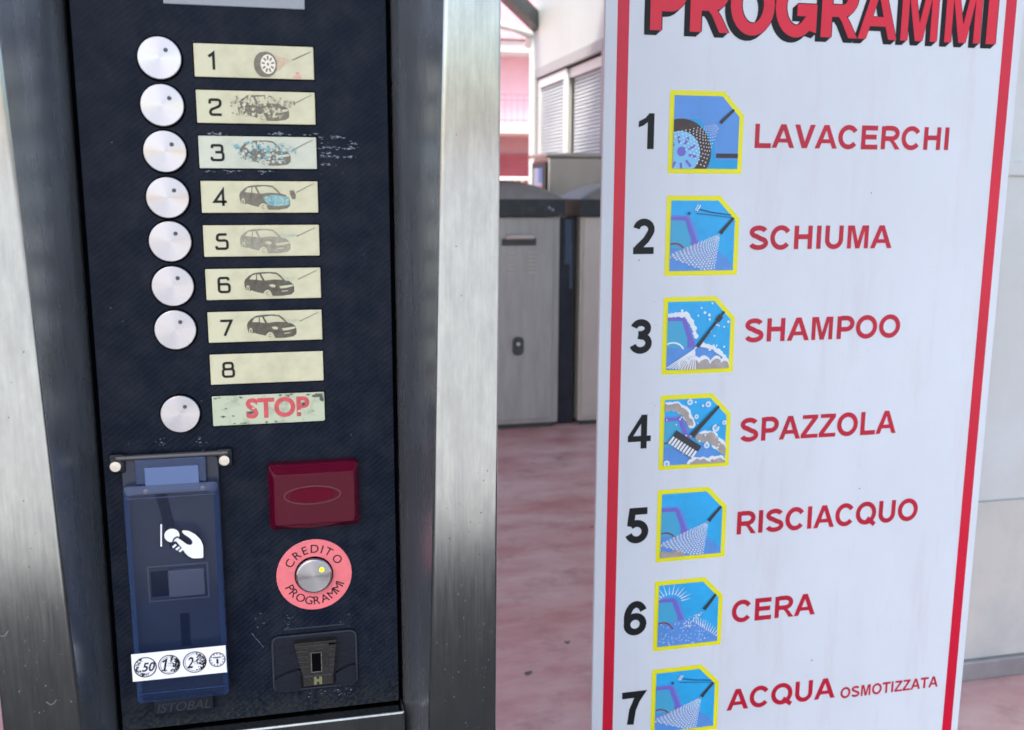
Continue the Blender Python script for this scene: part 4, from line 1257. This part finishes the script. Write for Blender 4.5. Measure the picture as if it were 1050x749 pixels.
NZ = [(.0925, .0432), (-.0368, .0432), (-.1640, .0436), (-.2890, .0455), (-.4160, .0480), (-.5475, .0480), (-.6795, .0485)]
NAMEZ = [(.0825, .0296, .5877, .2795), (-.0460, .0305, .5877, .2020), (-.1670, .0310, .5877, .2255), (-.3010, .0325, .5877, .2295), (-.4316, .0325, .5877, .2760), (-.5605, .0320, .5877, .1215), (-.6935, .0318, .5877, .1620)]
for i in range(7):
    # black figure
    zt, hh = NZ[i]
    m = MB(); ch = str(i + 1)
    if i == 0: heavy_text(m, ch, .4260, Zr(zt - hh), hh, .777 * hh * 1.02, 0, wt=.21)
    else: heavy_text(m, ch, .4250, Zr(zt - hh), hh, .777 * hh * .98, 0, wt=.205)
    m.build('program_number', BLK, G, loc=(0, -.0004, 0))
    zt, hh, x0, wd = NAMEZ[i]
    m = MB()
    heavy_text(m, NAMES[i], x0 - .004, Zr(zt - hh), hh, wd + .008, 0, wt=.205)
    nm = m.build('program_name', REDT, G, loc=(0, -.0004, 0))
    if i == 6:
        m = MB(); heavy_text(m, 'OSMOTIZZATA', .7620, Zr(-.7285), .0172, .1625, 0, wt=.20); m.build('small_name', REDT, nm)
    # picture tile
    tile = thing('x', '', '')
    bpy.data.objects.remove(tile)
    tm = MB(); tm.poly([(TX + x * .001, -y * .001) for x, y in OUT], 0)
    tile = tm.build('program_picture', YEL, G, loc=(0, -.0004, Zr(TZ - TP * i)))
    A = Art(tile)
    bgm = CORN if i == 0 else SKYB
    A.start(); A.poly(INN); A.end('picture_ground', bgm)
    if i == 0:
        A.start(); A.poly([(6, 84), (94, 84), (94, 95), (6, 95)]); A.poly([(6, 34), (40, 34), (60, 60), (64, 84), (6, 84)]); A.end('car_body', CYAN)
        A.start(); A.poly([(64, 76), (94, 76), (94, 81.5), (64, 81.5)]); A.end('sill', GREY)
        A.start(); A.disc(16, 75, 41, 48); A.end('tyre', TYRE)
        A.start(); A.disc(15, 76, 27, 40); A.end('rim', PALEB)
        A.start()
        for k in range(10):
            a = k * .628 + .2
            A.line([(15 + 12 * cos(a), 76 + 12 * sin(a)), (15 + 22 * cos(a), 76 + 22 * sin(a))], 3.2)
        A.disc(17, 74, 6, 16); A.end('spoke', PURP)
        fan(A, (68, 38.6), (4, 52), (46, 96), 12, 11, .5, 1.15)
        A.start(); A.line([(68, 38.6), (72, 34.5)], 4.5, 4); A.line([(72, 34.5), (88, 20)], 4.2, 3.2); A.end('lance', GREY)
    elif i in (1, 4, 6):
        car_frame(A)
        A.start(); A.line(arc(12, 76, 16, 16, -110, -20, 8), 2.2); A.end('steering_wheel', MAROON)
        if i == 4:
            foam_line(A, [(x, 92 + 3 * sin(x)) for x in range(4, 40, 3)], 5, FOAM)
        fan(A, (73.7, 47.6), (2, 76), (66, 99), 14, 15, .5, 1.2)
        A.start(); A.line([(73.7, 47.6), (77, 43.5)], 5.5, 4.5); A.line([(77, 43.5), (93, 26)], 4.6, 3.4); A.end('lance', GREY)
        if i in (1, 6):
            A.start(); A.line([(44, 17), (62, 21), (94, 25)], 1.4); A.line([(40, 22), (94, 28)], .8); A.disc(30, 22, 2.2, 10); A.end('hose', mat('hose_print', srgb((40, 84, 130)), .5))
            A.start(); A.line([(40, 19), (45, 12)], 1.4); A.line([(38, 18), (42, 11)], 1.0); A.end('sparkle', SPRAY)
    elif i == 2:
        car_frame(A)
        A.start(); A.line(arc(14, 76, 17, 17, -130, -30, 8), 2.0); A.end('steering_wheel', SPRAY)
        foam_line(A, lerp_pts([(6, 23), (30, 23), (38, 32), (48, 56)], 5), 3.2)
        foam_line(A, lerp_pts([(52, 62), (72, 68), (86, 80), (94, 92)], 5), 3.0)
        foam_line(A, [(x, 88 + 4 * sin(x * .4)) for x in range(30, 90, 3)], 6.5, SPRAY)
        foam_line(A, [(x, 91 + 4 * sin(x * .4)) for x in range(30, 90, 3)], 5.4, FOAM)
        foam_line(A, [(RND.uniform(8, 92), RND.uniform(8, 40)) for k in range(16)] + [(RND.uniform(62, 92), RND.uniform(38, 72)) for k in range(10)], 1.5, SPRAY, 'bubble')
        A.start()
        for k in range(11):
            t = k / 10
            A.line([(47 - 3 * t, 66), (6 + 40 * t, 92 + 5 * t)], .8, 1.7)
        A.end('spray', SPRAY)
        A.start(); A.line([(48, 65), (54, 57), (72, 34)], 5.5, 3.2); A.end('brush_handle', GREY)
        A.start(); A.line([(71, 36), (83, 20)], 3.2); A.line([(74, 32), (79, 25.5)], 7); A.end('brush_handle', GREY)
    elif i == 3:
        car_frame(A, 4)
        A.start(); A.line(arc(12, 80, 16, 16, -120, -25, 8), 2.0); A.end('steering_wheel', MAROON)
        foam_line(A, lerp_pts([(6, 15), (22, 15), (36, 24), (46, 44)], 5), 5.6)
        foam_line(A, lerp_pts([(6, 17), (22, 17), (35, 26), (44, 44)], 5), 4.3, FOAM)
        foam_line(A, lerp_pts([(56, 58), (72, 58), (82, 68), (94, 80)], 5), 7)
        foam_line(A, lerp_pts([(56, 59), (72, 60), (82, 70), (94, 82)], 5), 5.6, FOAM)
        foam_line(A, [(x, 92 + 2 * sin(x)) for x in range(46, 92, 4)], 6); foam_line(A, [(x, 94 + 2 * sin(x)) for x in range(46, 92, 4)], 4.6, FOAM)
        pts = [(66, 14, 4), (78, 47, 5), (90, 40, 3), (40, 10, 4), (10, 92, 4.5), (50, 30, 3), (66, 70, 4)]
        A.start()
        for x, y, r_ in pts: A.disc(x, y, r_, 16)
        for k in range(22): A.disc(RND.uniform(8, 92), RND.uniform(8, 94), RND.uniform(.8, 1.8), 8)
        A.end('bubble', SPRAY)
        A.start()
        for x, y, r_ in pts: A.disc(x, y, r_ * .55, 12)
        A.end('bubble_core', PALEB)
        d = Vector((26, 17)).normalized(); nn = Vector((-d.y, d.x))
        c0 = Vector((38, 62))
        A.start(); A.poly([tuple(c0 - d * 21 + nn * 3), tuple(c0 + d * 21 + nn * 3), tuple(c0 + d * 20 + nn * 17), tuple(c0 - d * 22 + nn * 15)]); A.end('brush_head', GREY)
        A.start()
        for k in range(9):
            t = -19.5 + k * 4.8
            A.line([tuple(c0 + d * t + nn * 5), tuple(c0 + d * (t - .6) + nn * 16)], 3.0, 3.4)
        A.end('bristle', SPRAY)
        A.start(); A.poly([tuple(c0 - d * 21.5 - nn * 4), tuple(c0 + d * 21.5 - nn * 4), tuple(c0 + d * 21.5 + nn * 4), tuple(c0 - d * 21.5 + nn * 4)])
        A.line([(44, 56), (52, 47), (86, 12)], 8, 3.4); A.end('brush_handle', GREY)
    elif i == 5:
        car_frame(A)
        A.start(); A.poly([(6, 62), (46, 58), (70, 66), (94, 84), (94, 95), (6, 95)]); A.end('bonnet', MIDB)
        A.start(); A.line(arc(12, 76, 16, 16, -110, -20, 8), 2.2); A.end('steering_wheel', MAROON)
        A.start()
        for k in range(11):
            a = rad(-150 + k * 14); r_ = 13 + 3 * (k % 2)
            cx, cy = 22 + 12 * cos(a) * 1.4, 32 + 12 * sin(a)
            A.line([(cx, cy), (cx + r_ * cos(a), cy + r_ * sin(a) * .9)], 1.6, .4)
        for k in range(12):
            a = rad(-100 + k * 6); cx, cy = 62 + k * 2.9, 66 + k * 2.1
            A.line([(cx, cy), (cx + 9 * cos(a), cy + 12 * sin(a))], 1.5, .4)
        A.end('shine_ray', SPRAY)
        A.start()
        for k in range(120): A.disc(RND.uniform(8, 80), RND.uniform(60, 94), RND.uniform(.4, .8), 6)
        for k in range(60):
            t = RND.random(); A.disc(70 - 26 * t + RND.uniform(-3, 3), 52 + 16 * t + RND.uniform(-9, 9) * t - 2, RND.uniform(.4, .9), 6)
        A.end('spray', SPRAY)
        A.start(); A.line([(72, 46), (76, 42)], 5.5, 4.5); A.line([(76, 42), (90, 24)], 5, 3.6); A.end('lance', GREY)

# specks of dirt on the board
m = MB()
for u, v in ((893, 198), (881, 501), (832, 677), (655, 267), (906, 139)):
    x, z = onp(u, v, YS)
    m.poly([(x + RND.uniform(.0006, .0014) * cos(a), Zr(z) + RND.uniform(.0005, .0013) * sin(a)) for a in (0, 1, 2.1, 3.2, 4.2, 5.2)], 0)
for k in range(40):
    m.disc(RND.uniform(.43, .93), Zr(RND.uniform(-.75, .2)), RND.uniform(.0002, .0005), 0, n=6)
m.build('dirt_speck', INKD, G, loc=(0, -.0009, 0))

# scraps lying on the floor of the gap
for k, (u, v, sc_, lb) in enumerate(((582, 660, .011, 'small dark scrap on the pink floor close to the white board'), (541, 692, .013, 'small grey scrap on the pink floor close to the steel post'))):
    d = ray(u, v); t = -CAM_Z / d.z
    m = MB()
    pts = [(sc_ * RND.uniform(.6, 1.3) * cos(a), sc_ * .6 * RND.uniform(.6, 1.2) * sin(a)) for a in (0, .9, 1.8, 2.7, 3.6, 4.5, 5.4)]
    n = len(pts)
    m.add([(x, y, .001 + .006 * abs(x) / sc_) for x, y in pts] + [(x * .9, y * .9, .003 + .007 * abs(x) / sc_) for x, y in pts], [tuple(range(n))[::-1], tuple(range(n, 2 * n))] + [(i, (i + 1) % n, n + (i + 1) % n, n + i) for i in range(n)])
    o = m.build('floor_scrap', DKMETAL if k == 0 else DARKCHIP, None, loc=(d.x * t, d.y * t, 0)); o['label'] = lb; o['category'] = 'scrap'
